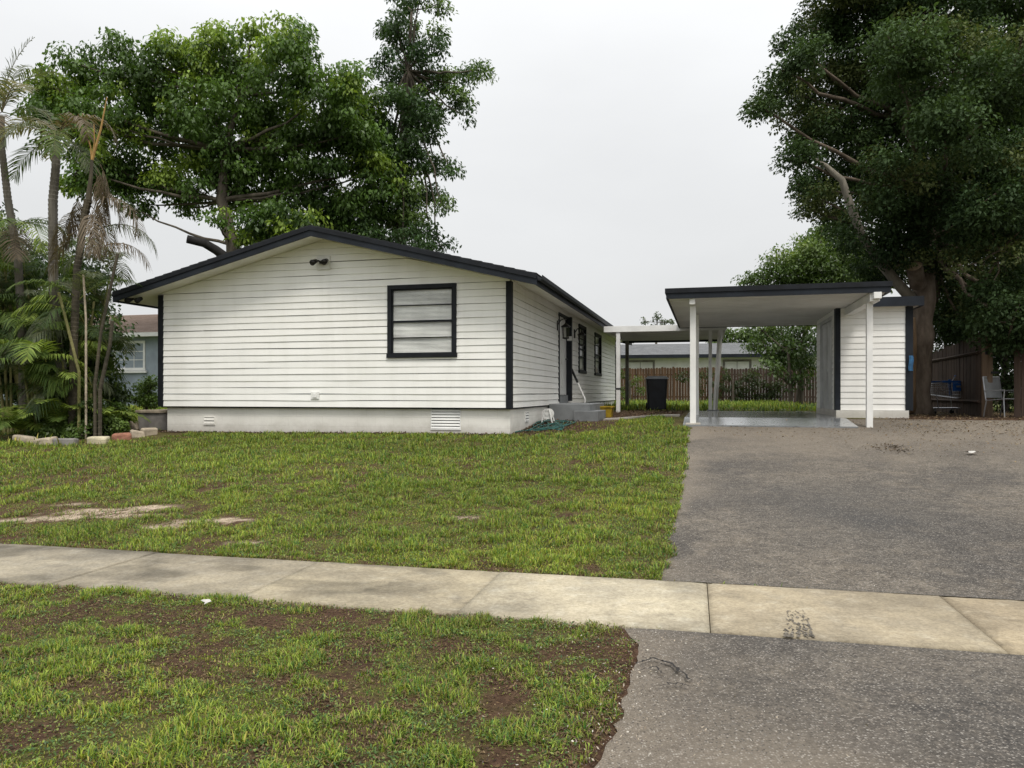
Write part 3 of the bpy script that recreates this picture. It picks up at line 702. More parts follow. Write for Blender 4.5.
# windows
def window(parent, z0, place, a0, a1, b0, b1, bars, blind=True, glassm=None, fw=.085, framem=None, rails=True):
    """place(a, z, out); frame proud of the wall, glass set back, blinds behind"""
    def bx(mb, p, q, r, s, o0, o1):
        vs = [place(a, z, o) for o in (o0, o1) for z in (r, s) for a in (p, q)]
        mb.add(vs, [(0, 2, 3, 1), (4, 5, 7, 6), (0, 1, 5, 4), (2, 6, 7, 3), (0, 4, 6, 2), (1, 3, 7, 5)])
    mb = MB()
    bx(mb, a0 - fw, a1 + fw, b1, b1 + fw, -.01, .045); bx(mb, a0 - fw - .015, a1 + fw + .015, b0 - fw, b0, -.01, .055)
    bx(mb, a0 - fw, a0, b0, b1, -.01, .043); bx(mb, a1, a1 + fw, b0, b1, -.01, .043)
    fr = mb.build('window', framem or M['black'], parent, z0=z0, bevel=.004)
    mb = MB(); t = .022
    bx(mb, a0, a1, b1 - t, b1, -.03, .012); bx(mb, a0, a1, b0, b0 + t, -.03, .012)
    bx(mb, a0, a0 + t, b0 + t, b1 - t, -.03, .011); bx(mb, a1 - t, a1, b0 + t, b1 - t, -.03, .011)
    for f, wd in bars:
        z = b0 + (b1 - b0) * f; bx(mb, a0 + t, a1 - t, z - wd, z + wd, -.035, .012 if wd > .015 else .006)
    mb.build('sash', framem or M['black'], fr, z0=z0)
    mb = MB(); q4 = [Vector(place(a, z, -.024)) for a, z in ((a0 + t, b0 + t), (a1 - t, b0 + t), (a1 - t, b1 - t), (a0 + t, b1 - t))]
    outw = Vector(place(a0, b0, 1)) - Vector(place(a0, b0, 0)); q4 = q4 if (q4[1] - q4[0]).cross(q4[2] - q4[0]).dot(outw) > 0 else q4[::-1]
    mb.add(q4, [(0, 1, 2, 3)]); mb.build('pane', glassm or M['glass'], fr, z0=z0)
    mb = MB(); bx(mb, a0 - .02, a1 + .02, b0 - .02, b1 + .02, -.22, -.2); 
    mb.build('room_backing', M['darkglass'] if blind else M['rubber'], fr, z0=z0)
    if blind:
        mb = MB(); z = b0 + t; dz = .024; k = 0
        while z < b1 - t:
            j = .004 * math.sin(k * 1.7)
            vs = [place(a, zz, o + .007 * math.sin(a * 2.2 + k * .33) * (zz > z + .01)) for (zz, o) in ((z + .001, -.030), (z + dz * 1.05, -.047 + j)) for a in np.linspace(a0 + .01, a1 - .01, 9)]
            mb.add(vs, [(i, i + 1, 9 + i + 1, 9 + i) for i in range(8)]); z += dz; k += 1
        mb.build('blind', M['blind'], fr, z0=z0)
    return fr
FP = lambda a, z, o: (a, -o, z)
window(house, HZ, FP, W0[0] + .085, W0[1] - .085, W0[2] + .085, W0[3] - .085, [(.25, .008), (.5, .02), (.75, .008)])
SP = lambda a, z, o: (o, a, z)
for s in SW: window(house, HZ, SP, s[0] + .085, s[1] - .085, s[2] + .085, s[3] - .085, [(.33, .008), (.5, .02), (.75, .008)])
# front door set in a black frame
mb = MB()
mb.box((-.1, DOOR[1], DOOR[2] - .17), (.115, DOOR[1] + .13, DOOR[3] + .06)); mb.box((-.1, DOOR[0] - .10, DOOR[2] - .17), (.03, DOOR[0], DOOR[3] + .06))
mb.box((-.1, DOOR[0], DOOR[3]), (.028, DOOR[1], DOOR[3] + .062)); hb(mb, 'door_frame', M['black'])
mb = MB(); mb.box((-.075, DOOR[0] + .004, DOOR[2]), (-.03, DOOR[1] - .004, DOOR[3] - .004))
for k in range(3):
    for j in range(2):
        mb.box((-.031, DOOR[0] + .12 + j * .40, DOOR[2] + .2 + k * .62), (-.018, DOOR[0] + .44 + j * .40, DOOR[2] + .66 + k * .62))
dr = hb(mb, 'door', M['doorwhite'], bevel=.004)
mb = MB(); mb.tube([(-.03, 6.1, 2.42), (.02, 6.1, 2.42)], .018, 8); mb.tube([(.02, 6.11, 2.42), (.02, 6.0, 2.42)], .011, 8); mb.build('door_handle', M['brass'], dr, z0=HZ)
mb = MB(); mb.box((.0, DOOR[1] - .03, 2.93), (.125, DOOR[1] - .003, 3.05)); hb(mb, 'notice_plate', M['white'], bevel=.006)
mb = MB(); mb.box((-.15, DOOR[0], ZS), (.02, DOOR[1], DOOR[2] - .01)); hb(mb, 'threshold', M['greystep'])
# wall lanterns
def lantern(v, z):
    mb = MB(); mb.box((.014, v - .05, z - .02), (.035, v + .05, z + .17)); mb.tube([(.03, v, z + .1), (.08, v, z + .18), (.15, v, z + .21), (.18, v, z + .17), (.18, v, z + .10)], .010, 6)
    mb.lathe((.18, v, z), [(.012, .13), (.02, .11), (.095, .06), (.10, .045), (.085, .045), (.085, .04)], 8)
    for k in range(4):
        a = math.pi / 4 + k * math.pi / 2; mb.tube([(.18 + .09 * math.cos(a), v + .09 * math.sin(a), z + .045), (.18 + .065 * math.cos(a), v + .065 * math.sin(a), z - .17)], .007, 5)
    mb.lathe((.18, v, z - .20), [(.01, 0), (.07, .02), (.07, .035), (.05, .04)], 8)
    g_ = lambda m_: setattr(m_, 'v', [(.014 + (p[0] - .014) * 1.3, v + (p[1] - v) * 1.3, z + (p[2] - z) * 1.3) for p in m_.v])
    g_(mb); b = hb(mb, 'wall_lantern', M['brass'])
    mb = MB(); mb.lathe((.18, v, z - .16), [(.055, 0), (.075, .2)], 4); g_(mb); mb.build('lantern_glass', M['lampglass'], b, z0=HZ)
lantern(4.72, 3.12); lantern(7.25, 3.10)
# flood lights, outlet, vents, meters
def flood(p, yaw):
    x, y, z = p
    mb = MB(); mb.lathe((x, y, z), [(.055, -.03), (.06, 0), (.05, .03)], 12)
    for s in (-1, 1):
        dx = s * .12
        mb.tube([(x, y - .01, z), (x + dx * .5, y - .05, z + .03), (x + dx, y - .07, z + .02)], .018, 6)
        mb.tube([(x + dx, y - .02, z + .035), (x + dx * 1.1, y - .17, z - .03)], [.04, .062], 10)
    return mb
PK = -4.02
mb = MB(); mb.box((PK - .13, -.04, 4.06), (PK + .17, -.012, 4.34)); pl = hb(mb, 'light_mount', M['white'], bevel=.006)
hb(flood((PK + .02, -.09, 4.20), 0), 'floodlight', M['brass'], smooth=True)
hb(flood((UW - .35, -.28, ztop(UW - .35) - .235), 0), 'floodlight', M['rubber'], smooth=True)
mb = MB(); mb.box((-4.29, -.035, 1.37), (-4.10, -.012, 1.53)); mb.box((-4.24, -.05, 1.40), (-4.15, -.034, 1.50)); hb(mb, 'outlet_cover', M['white'], bevel=.006)
def vent(place, a0, a1, b0, b1, slats, sm, bmm):
    mb = MB()
    def bx(p, q, r, s, o0, o1):
        vs = [place(a, z, o) for o in (o0, o1) for z in (r, s) for a in (p, q)]
        mb.add(vs, [(0, 2, 3, 1), (4, 5, 7, 6), (0, 1, 5, 4), (2, 6, 7, 3), (0, 4, 6, 2), (1, 3, 7, 5)])
    bx(a0, a1, b0, b1, .0, .006); bk = hb(mb, 'foundation_vent', bmm)
    mb = MB(); e = .018
    bx(a0 - e, a1 + e, b1, b1 + e, 0, .02); bx(a0 - e, a1 + e, b0 - e, b0, 0, .02); bx(a0 - e, a0, b0, b1, 0, .019); bx(a1, a1 + e, b0, b1, 0, .019)
    for k in range(slats):
        z = b0 + (b1 - b0) * (k + .5) / slats; h = (b1 - b0) / slats * .34
        vs = [place(a, zz, o) for (zz, o) in ((z - h, .024), (z + h, .010), (z + h - .006, .008), (z - h - .006, .021)) for a in (a0, a1)]
        mb.add(vs, [(0, 1, 3, 2), (2, 3, 5, 4), (4, 5, 7, 6), (6, 7, 1, 0)])
    mb.build('louvre', sm, bk, z0=HZ)
FF = lambda a, z, o: (a, .09 - o, z)
vent(FF, -1.66, -1.06, .78, 1.18, 7, M['white'], M['rubber'])
vent(FF, -6.93, -6.68, .82, .97, 2, M['found'], M['greyblock'])
vent(lambda a, z, o: (-.03 + o, a, z), 1.35, 1.62, .90, 1.08, 3, M['white'], M['rubber'])

# steps and hand rail at the side door
SZ = .70
steps = thing('front_steps', 'grey painted concrete steps below the side door', 'steps', (HX, HYY, SZ), -TH)
mb = MB(); mb.box((.02, 3.62, .6), (1.0, 6.3, 1.235)); mb.build('landing', M['greystep'], steps, z0=SZ, bevel=.012)
mb = MB(); mb.box((.66, 3.38, .6), (1.24, 3.617, 1.075)); mb.box((1.003, 3.617, .6), (1.238, 4.8, 1.073)); mb.build('tread', M['greystep'], steps, z0=SZ, bevel=.008)
mb = MB(); mb.tube([(.10, 6.42, 2.12), (.46, 6.44, 1.32)], .020, 8); rl = mb.build('hand_rail', M['white'], steps, z0=SZ)
mb = MB(); mb.tube([(.08, 6.42, 2.165), (.25, 6.43, 1.787)], .032, 8); mb.build('grip', M['rubber'], rl, z0=SZ)
mb = MB(); mb.tube([(.45, 6.44, 1.23), (.45, 6.44, 1.34)], .02, 8); mb.build('rail_post', M['white'], rl, z0=SZ)

# yellow tub behind the steps
x, y = lot(1.04, 5.75); zg = float(terr(x, y))
t = thing('plastic_tub', 'dirty yellow plastic tub by the steps at the side wall', 'tub', (x, y, zg), -TH)
mb = MB()
pr = [(.23, .21, 0), (.27, .25, .29)]
vs = [(sx_ * a, sy_ * b, z) for a, b, z in pr for sx_, sy_ in ((-1, -1), (1, -1), (1, 1), (-1, 1))] + [(sx_ * a, sy_ * b, z) for a, b, z in ((.25, .23, .29), (.21, .19, .02)) for sx_, sy_ in ((-1, -1), (1, -1), (1, 1), (-1, 1))]
mb.add(vs, [(3, 2, 1, 0)] + [(4 * r_ + i, 4 * r_ + (i + 1) % 4, 4 * r_ + 4 + (i + 1) % 4, 4 * r_ + 4 + i) for r_ in range(3) for i in range(4)] + [(12, 13, 14, 15)])
mb.build('body', M['yellow'], t, bevel=.01)
mb = MB(); mb.box((-.29, -.27, .27), (.29, -.25, .30)); mb.box((-.29, .25, .27), (.29, .27, .30)); mb.box((-.29, -.249, .27), (-.272, .249, .30)); mb.box((.272, -.249, .27), (.29, .249, .30)); mb.build('rim', M['yellow'], t)

# hose reel and hose
x, y = lot(.24, 2.45); zg = float(terr(x, y))
t = thing('hose_reel', 'small white hose reel standing against the foundation', 'hose reel', (x, y, zg), -TH)
mb = MB()
for s in (-.13, .13):
    mb.tube([(-.12, s, 0), (-.05, s, .30), (.05, s, .30), (.12, s, 0)], .016, 6)
mb.tube([(-.12, -.13, .01), (-.12, .13, .01)], .014, 6); mb.tube([(.12, -.13, .01), (.12, .13, .01)], .014, 6); mb.build('stand', M['white'], t)
mb = MB()
for s in (-.10, .10): mb.tube([(0, s - .006, .2), (0, s + .006, .2)], .12, 16)
mb.tube([(0, -.12, .2), (0, .12, .2)], .04, 10); mb.build('drum', M['white'], t)
mb = MB(); mb.tube([(0, .12, .2), (.0, .17, .2), (.09, .17, .25), (.09, .23, .25)], .009, 6); mb.build('crank', M['rubber'], t)
mb = MB(); pts = []
for k in range(260):
    a = k * .23; rr = .34 + .18 * math.sin(k * .11) + .07 * math.sin(k * .37)
    px_, py_ = lot(.42 + rr * math.cos(a) * .8 + .12 * math.sin(k * .05), 1.75 + rr * math.sin(a * .83) * 2.2 + .3 * math.sin(k * .041))
    uu, vv = uv(px_, py_)
    if uu < .03: px_, py_ = lot(.03 + random.random() * .03, vv)
    pts.append((px_, py_, float(terr(px_, py_)) + .02 + .018 * (.5 + .5 * math.sin(k * .31))))
x0, y0 = lot(.26, 2.4); pts += [(x0, y0, zg + .08), (x0, y0, zg + .17)]
mb.tube(pts, .011, 6); hs = mb.build('garden_hose', M['hose'], None, smooth=True); tag(hs, 'green garden hose lying in loose coils beside the house wall', 'hose')

# path from steps to carport and the carport slab
def sheet(name, u0, u1, v0, v1, mat, dz, nu=10, nv=10, flat=None):
    mb = MB(); us = np.linspace(u0, u1, nu); vs_ = np.linspace(v0, v1, nv); P = []
    for v in vs_:
        for u in us:
            x, y = lot(u, v); P.append((x, y, (flat if flat is not None else float(terr(x, y)) + dz)))
    I = np.arange(nu * nv).reshape(nv, nu); fs = [tuple(int(i) for i in f) for f in np.stack([I[:-1, :-1], I[:-1, 1:], I[1:, 1:], I[1:, :-1]], -1).reshape(-1, 4)]
    ring = list(I[0, :]) + list(I[1:, -1]) + list(I[-1, :-1][::-1]) + list(I[1:-1, 0][::-1]); n0 = len(P)
    P += [(P[i][0], P[i][1], P[i][2] - .12) for i in ring]; m_ = len(ring)
    fs += [(int(ring[i]), n0 + i, n0 + (i + 1) % m_, int(ring[(i + 1) % m_])) for i in range(m_)]
    mb.add(P, fs); return tag(mb.build(name, mat), kind='structure')
sheet('path', 1.29, 3.08, 3.9, 4.5, M['path'], .035)
sheet('carport_slab', 3.24, 6.48, 1.22, 8.6, M['slab'], .03, 14, 24)
sheet('rear_path', 1.3, 6.4, 11.2, 12.0, M['path'], .02)

# ------------------------------------------------------------------ carport
CZ = .88
car = thing('carport', 'open carport with flat dark-edged roof on thin white posts', 'carport', (HX, HYY, CZ), -TH)
def cb(mb, name, mat, parent=None, **k): return mb.build(name, mat, parent or car, z0=CZ, **k)
CU0, CU1, CV0, CV1 = 2.92, 7.01, 1.05, 8.15
ZB, ZT = 3.37, 3.565
mb = MB(); mb.box((CU0, CV0, ZT - .02), (CU1, CV1, ZT + .012)); cb(mb, 'roof', M['shingle'])
mb = MB(); mb.box((CU0, CV0 - .022, ZT - .085), (CU1, CV0 - .001, ZT + .008)); mb.box((CU0 - .022, CV0 - .022, ZT - .085), (CU0 - .001, CV1, ZT + .008)); mb.box((CU1 + .001, CV0 - .022, ZT - .085), (CU1 + .022, CV1, ZT + .008)); cb(mb, 'drip_edge', M['black'])
mb = MB(); mb.box((CU0, CV0, ZB), (CU1, CV0 + .04, ZT - .022)); mb.box((CU0, CV0 + .041, ZB), (CU0 + .035, CV1, ZT - .022)); mb.box((CU1 - .035, CV0 + .041, ZB), (CU1, CV1, ZT - .022)); mb.box((CU0 + .036, CV1 - .035, ZB), (CU1 - .036, CV1, ZT - .022)); cb(mb, 'fascia', M['fascia'])
mb = MB()
v = CV0 + .045; k = 0
while v < CV1 - .06:                          # ribbed pan underside, ribs run across
    w_ = min(.30, CV1 - .05 - v)
    z = ZB + .028
    a = [(v, z), (v + .03, z - .022), (v + .06, z - .022), (v + .085, z), (v + w_, z)]
    for (p, zp), (q_, zq) in zip(a[:-1], a[1:]):
        if q_ > p: mb.add([(CU0 + .04, p, zp), (CU1 - .04, p, zp), (CU1 - .04, q_, zq), (CU0 + .04, q_, zq)], [(0, 1, 2, 3)])
    v += .30; k += 1
cb(mb, 'ceiling_pan', M['carunder'])
mb = MB(); mb.box((6.66, CV0 + .05, 3.215), (6.83, 8.1, ZB + .004)); cb(mb, 'beam', M['white'], bevel=.004)
mb = MB(); mb.box((6.70, CV0 - .10, 3.25), (6.832, CV0 + .049, ZB - .002)); cb(mb, 'beam_end', M['white'], bevel=.004)
mb = MB(); mb.box((3.37, CV0 + .06, 3.255), (3.48, 1.72, ZB + .004)); cb(mb, 'beam', M['white'], bevel=.004)
def gz_(u, v): x, y = lot(u, v); return float(terr(x, y))
for (u, v, zt, wd) in ((3.434, 1.40, 3.253, .058), (6.705, 1.40, 3.213, .055), (3.47, 4.4, ZB + .004, .05)):
    mb = MB(); mb.box((u - wd, v - wd, gz_(u, v) - .05), (u + wd, v + wd, zt)); cb(mb, 'post', M['white'], bevel=.006)
mb = MB(); mb.box((3.29, 1.26, gz_(3.33, 2) - .09), (3.58, 1.55, gz_(3.434, 1.4) + .045)); cb(mb, 'post_foot', M['path'], bevel=.01)

# covered walkway between house and carport
wk = thing('covered_walkway', 'low flat white walkway roof joining house and carport', 'walkway roof', (HX, HYY, CZ), -TH)
WU0, WU1, WV0, WV1 = .74, 4.25, 8.18, 13.2
mb = MB(); mb.box((WU0, WV0 + .05, 3.39), (WU1, WV1, 3.455)); mb.build('roof', M['carunder'], wk, z0=CZ)
mb = MB(); mb.box((WU0, WV0, 3.30), (WU1, WV0 + .045, 3.475)); mb.build('fascia', M['white'], wk, z0=CZ, bevel=.004)
mb = MB(); mb.box((WU0, WV1 + .002, 3.30), (WU1, WV1 + .05, 3.47)); mb.build('fascia', M['fascia'], wk, z0=CZ)
mb = MB()
for k in range(16): vv = WV0 + .2 + k * .33; mb.box((WU0 + .01, vv, 3.365), (WU1 - .01, vv + .04, 3.389))
mb.build('ceiling_rib', M['carunder'], wk, z0=CZ)
for (u, v, mt, wd) in ((1.16, 8.27, 'white', .058), (.95, 12.9, 'greyblock', .06), (3.80, 9.0, 'white', .05)):
    mb = MB(); mb.box((u - wd, v - wd, gz_(u, v) - .03), (u + wd, v + wd, 3.362)); mb.build('post', M[mt], wk, z0=CZ, bevel=.006)
mb = MB(); mb.tube([(3.93, 9.03, gz_(3.9, 9) - .03), (4.09, 9.03, 3.362)], .07, 4); mb.build('post', M['white'], wk, z0=CZ)
mb = MB(); mb.box((3.70, 8.9, gz_(3.8, 9) - .02), (4.06, 9.16, gz_(3.8, 9) + .05)); mb.build('post_foot', M['greystep'], wk, z0=CZ, bevel=.01)
mb = MB(); mb.box((1.095, 8.205, 1.60), (1.225, 8.335, 1.65)); mb.build('strap', M['rubber'], wk, z0=CZ)

# ------------------------------------------------------------------ shed
SU0, SU1, SV0, SV1 = 6.50, 7.91, 3.84, 6.95
SHZ = .90
shed = thing('shed', 'narrow white lap-sided shed with grey double door under carport', 'shed', (HX, HYY, SHZ), -TH)
def sb(mb, name, mat, parent=None, **k): return mb.build(name, mat, parent or shed, z0=SHZ, **k)
ZSH, ZST = 1.122, 3.40
mb = MB(); siding(mb, SU0, SU1, ZSH, ZST, lambda a, z, o: (a, SV0 - o, z), seed=21, reveal=.135, wav=.4); sb(mb, 'front_wall', M['siding'])
SD = (4.46, 6.1, 1.11, 3.19)
mb = MB(); siding(mb, SV0, SV1, ZSH, ZST, lambda a, z, o: (SU0 - o, a, z), holes=[(SD[0], SD[1], ZSH - .01, SD[3])], seed=22, reveal=.135, wav=.4); sb(mb, 'side_wall', M['siding'])
mb = MB(); siding(mb, SV0, SV1, ZSH, ZST, lambda a, z, o: (SU1 + o, a, z), seed=23, reveal=.135, wav=.4); sb(mb, 'side_wall', M['siding'])
mb = MB(); siding(mb, SU0, SU1, ZSH, ZST, lambda a, z, o: (a, SV1 + o, z), seed=24, reveal=.135, wav=.4); sb(mb, 'rear_wall', M['siding'])
mb = MB(); mb.box((SU0 - .02, SV0 - .06, .8), (SU1 + .04, SV1, ZSH - .004)); sb(mb, 'foundation', M['found'])
for u0, u1, v0, v1 in ((SU0 - .03, SU0 + .075, SV0 - .03, SV0 + .16), (SU1 - .02, SU1 + .13, SV0 - .032, SV0 + .1)):
    mb = MB(); mb.box((u0, v0, ZSH - .005), (u1, v1, ZST - .02)); sb(mb, 'corner_trim', M['fascia'])
mb = MB(); mb.box((SU0 - .03, SD[0] - .1, SD[2]), (SU0 + .02, SD[0], SD[3] + .08)); mb.box((SU0 - .03, SD[1], SD[2]), (SU0 + .02, SD[1] + .1, SD[3] + .08)); mb.box((SU0 - .029, SD[0], SD[3]), (SU0 + .02, SD[1], SD[3] + .082)); sb(mb, 'door_frame', M['sheddoor'])
md = (SD[0] + SD[1]) / 2
for a, b in ((SD[0] + .005, md - .006), (md + .006, SD[1] - .005)):
    mb = MB(); mb.box((SU0 + .0, a, SD[2] + .01), (SU0 + .045, b, SD[3] - .005))
    mb.box((SU0 - .014, a + .05, SD[2] + .1), (SU0 - .001, a + .13, SD[3] - .1)); mb.box((SU0 - .014, b - .13, SD[2] + .1), (SU0 - .001, b - .05, SD[3] - .1)); mb.box((SU0 - .013, a + .131, 2.0), (SU0 - .001, b - .131, 2.1))
    dd = sb(mb, 'door', M['sheddoor'])
    if a < md - 1: mb = MB(); mb.tube([(SU0 - .01, md - .1, 2.05), (SU0 - .07, md - .1, 2.05), (SU0 - .07, md - .2, 2.05)], .014, 6); mb.build('door_handle', M['rubber'], dd, z0=SHZ)
RU = 6.86
mb = MB(); mb.box((RU, SV0 - .24, ZST + .02), (SU1 + .26, SV1 + .2, ZST + .17)); sb(mb, 'roof', M['shingle'])
mb = MB(); mb.box((RU, SV0 - .27, ZST - .03), (SU1 + .26, SV0 - .241, ZST + .175)); mb.box((SU1 + .261, SV0 - .27, ZST - .03), (SU1 + .29, SV1 + .2, ZST + .175)); sb(mb, 'fascia', M['fascia'])
mb = MB(); mb.box((RU + .01, SV0 - .24, ZST - .01), (SU1 + .259, SV1 + .19, ZST + .018)); sb(mb, 'soffit', M['soffit'])
# blue cloth hung at the shed corner
x, y = lot(SU1 + .06, SV0 - .075)
mb = MB(); P = []
for j in range(7):
    for i in range(6):
        P.append((-.03 + .017 * i + .01 * math.sin(j), -.02 + .018 * math.sin(i * 1.9 + j * .4), .36 - .055 * j))
mb.add(P, [(j * 6 + i, j * 6 + i + 1, j * 6 + i + 7, j * 6 + i + 6) for j in range(6) for i in range(5)])
o = mb.build('hanging_cloth', M['bluecloth'], None, smooth=True); o.location = (x, y, 1.95); o.rotation_euler = (0, 0, -TH)
tag(o, 'small blue cloth hanging at the dark corner of the shed', 'cloth')

# ------------------------------------------------------------------ wheelie bin
x, y, zg = ground(656.5, 410.5)
t = thing('wheelie_bin', 'black wheeled rubbish bin standing on the rear lawn', 'bin', (x, y, zg), R(-8))
def frust(mb, a, b, z0, z1, r=.05):
    vs = []
    for (hx, hy, z) in ((*a, z0), (*b, z1)):
        for (sx_, sy_) in ((-1, -1), (1, -1), (1, 1), (-1, 1)):
            for q_ in ((sx_ * (hx - r), sy_ * hy), (sx_ * hx, sy_ * (hy - r))) if sx_ * sy_ < 0 else ((sx_ * hx, sy_ * (hy - r)), (sx_ * (hx - r), sy_ * hy)):
                vs.append((*q_, z))
    fs = [(i, (i + 1) % 8, 8 + (i + 1) % 8, 8 + i) for i in range(8)] + [tuple(range(8))[::-1], tuple(range(8, 16))]
    mb.add(vs, fs)
mb = MB(); frust(mb, (.27, .30), (.325, .37), .04, .98); mb.build('body', M['bin'], t, bevel=.01)
mb = MB(); frust(mb, (.345, .39), (.345, .39), .984, 1.03); frust(mb, (.33, .37), (.26, .3), 1.031, 1.075); mb.build('lid', M['lid'], t, bevel=.01)
mb = MB(); mb.tube([(-.28, .42, .97), (.28, .42, .97)], .018, 8); mb.build('handle', M['bin'], t)
for s in (-.29, .29):
    mb = MB(); mb.tube([(s - .03, .31, .12), (s + .03, .31, .12)], .12, 16); mb.build('wheel', M['rubber'], t)

# ------------------------------------------------------------------ fences
def plank_panel(mb, p, q_, h0, h1, pw=.14, th=.02, gap=.008, jit=.03, z=None, dog=True):
    p = Vector(p); q_ = Vector(q_); L = (q_ - p).length; d = (q_ - p) / L; nn = Vector((-d.y, d.x)); k = 0; a = 0
    while a < L - .02:
        f = a / L; h = h0 + (h1 - h0) * f + random.uniform(-jit, jit); b = min(a + pw, L); off = random.uniform(-.006, .006)
        c = p + d * (a + b) / 2; zb = float(terr(c.x, c.y)) - .02 + random.uniform(0, .04)
        vs = []
        for o in (off, off + th):
            for (s, zz) in ((a, zb), (b - gap, zb), (b - gap, zb + h - .04), (b - gap - .03, zb + h), (a + .03, zb + h), (a, zb + h - .04)):
                r_ = p + d * s + nn * o; vs.append((r_.x, r_.y, zz))
        mb.add(vs, [tuple(range(6)), tuple(range(11, 5, -1))] + [(i, 6 + i, 6 + (i + 1) % 6, (i + 1) % 6) for i in range(6)])
        a = b
def fence(name, label, pts, h, mat, hs=None, posts=True, rails=True):
    x, y = pts[0]; t = thing(name, label, 'fence', (x, y, float(terr(x, y))))
    for i, (p, q_) in enumerate(zip(pts[:-1], pts[1:])):
        mb = MB(); plank_panel(mb, p, q_, hs[i] if hs else h, hs[i + 1] if hs else h); mb.build('panel', M[mat], t, off=t.location)
        p_ = Vector(p); q2 = Vector(q_); d = (q2 - p_).normalized(); nn = Vector((-d.y, d.x))
        mb = MB()
        for zz in (.35, 1.5):
            a = p_ + nn * .055; b = q2 + nn * .055
            mb.tube([(a.x, a.y, float(terr(a.x, a.y)) + zz), (b.x, b.y, float(terr(b.x, b.y)) + zz)], .04, 4)
        mb.build('rail', M[mat], t, off=t.location)
    if posts:
        for i, p in enumerate(pts):
            hh = (hs[i] if hs else h) + .06; zz = float(terr(*p))
            mb = MB(); d = (Vector(pts[min(i + 1, len(pts) - 1)]) - Vector(pts[max(i - 1, 0)])).normalized(); nn = Vector((-d.y, d.x)) * .11
            mb.cbox((p[0] + nn.x, p[1] + nn.y, zz + hh / 2), (.1, .1, hh), math.atan2(d.y, d.x)); mb.build('post', M[mat], t, off=t.location)
    return t
fence('wooden_fence', 'brown wooden plank fence along the back of the yard', [lot(u, 26.0) for u in (-8, -4, -1, 2.0, 4.4)], 1.86, 'fence')
fence('wooden_fence', 'dark weathered fence stretch in the shade behind the carport', [lot(u, 26.1) for u in (4.45, 6.8, 9.2, 11.6, 14, 17)], 1.80, 'shadefence')
# side fence at the right, running away from the street, and its post
pa = at(984, 415, 17.6); pb_ = at(926, 405, 23.5)
sf_ = fence('side_fence', 'brown plank fence under the oak with stepped-down far end', [(pa.x - .05, pa.y), (pa.x * .66 + pb_.x * .34, pa.y * .66 + pb_.y * .34), (pb_.x * .8 + pa.x * .2, pb_.y * .8 + pa.y * .2), (pb_.x, pb_.y)], 1.9, 'shadefence', hs=[1.95, 1.85, 1.75, 1.55], posts=False)
zz = float(terr(pa.x, pa.y))
t = thing('fence_post', 'pale square gate post at the near end of the fence', 'post', (pa.x, pa.y, zz))
mb = MB(); mb.cbox((.02, -.08, 1.0), (.16, .16, 2.06), .3, jit=.008); mb.build('post', M['post'], t, bevel=.01)
mb = MB(); mb.cbox((.16, -.14, 1.02), (.20, .05, .05), .2); mb.cbox((-.04, -.17, 1.5), (.08, .03, .14), .2); mb.build('hinge', M['rubber'], t)
q0 = at(1014, 412, 17.0); q1 = at(1290, 412, 15.2)
fence('gate_fence', 'short shaded plank fence at the right edge of the photo', [(q0.x, q0.y), (q1.x, q1.y)], 1.75, 'shadefence', posts=False)

# ------------------------------------------------------------------ neighbour houses
# blue-grey house left
nx_, ny_ = lot(-9.6, 15.5); zg = float(terr(nx_, ny_))
nh = thing('neighbour_house', 'blue-grey stucco house with brown roof behind the palms', 'house', (nx_, ny_, zg), -TH)
NW, ND, NHT = 30.0, 8.0, 3.2
def nb(mb, name, mat, parent=None, **k): return mb.build(name, mat, parent or nh, **k)
mb = MB(); mb.box((-NW, 0, -.1), (2.4, ND, NHT)); nb(mb, 'wall', M['bluewall'])
mb = MB(); e = .5
vs = [(-NW - e, -e, NHT), (2.4 + e, -e, NHT), (2.4 + e, ND + e, NHT), (-NW - e, ND + e, NHT), (-NW - e, ND / 2, NHT + 1.35), (2.4 + e, ND / 2, NHT + 1.35)]
rows = 16
for k in range(rows):
    f0, f1_ = k / rows, (k + 1) / rows
    for sgn in (0, 1):
        y0_ = -e + (ND / 2 + e) * f0 if sgn == 0 else ND + e - (ND / 2 + e) * f0; y1_ = -e + (ND / 2 + e) * f1_ if sgn == 0 else ND + e - (ND / 2 + e) * f1_
        z0_, z1_ = NHT + .16 + 1.35 * f0 + .02, NHT + .16 + 1.35 * f1_
        mb.add([(-NW - e, y0_, z0_), (2.4 + e, y0_, z0_), (2.4 + e, y1_, z1_), (-NW - e, y1_, z1_), (-NW - e, y0_, z0_ - .03), (2.4 + e, y0_, z0_ - .03)], [(0, 1, 2, 3), (0, 4, 5, 1)])
nb(mb, 'roof', M['brownshingle'])
mb = MB(); mb.box((-NW - e, -e - .02, NHT - .02), (2.4 + e, -e, NHT + .16)); mb.box((-NW - e, ND + e, NHT - .02), (2.4 + e, ND + e + .02, NHT + .16)); nb(mb, 'fascia', M['white'])
mb = MB(); mb.box((-NW - e, -e, NHT + .002), (2.4 + e, ND + e, NHT + .03)); nb(mb, 'soffit', M['soffit'])
mb = MB()
for x in (-NW - .01, 2.41): mb.add([(x, 0, NHT), (x, ND, NHT), (x, ND / 2, NHT + 1.33)], [(0, 1, 2)])
nb(mb, 'gable', M['bluewall'])
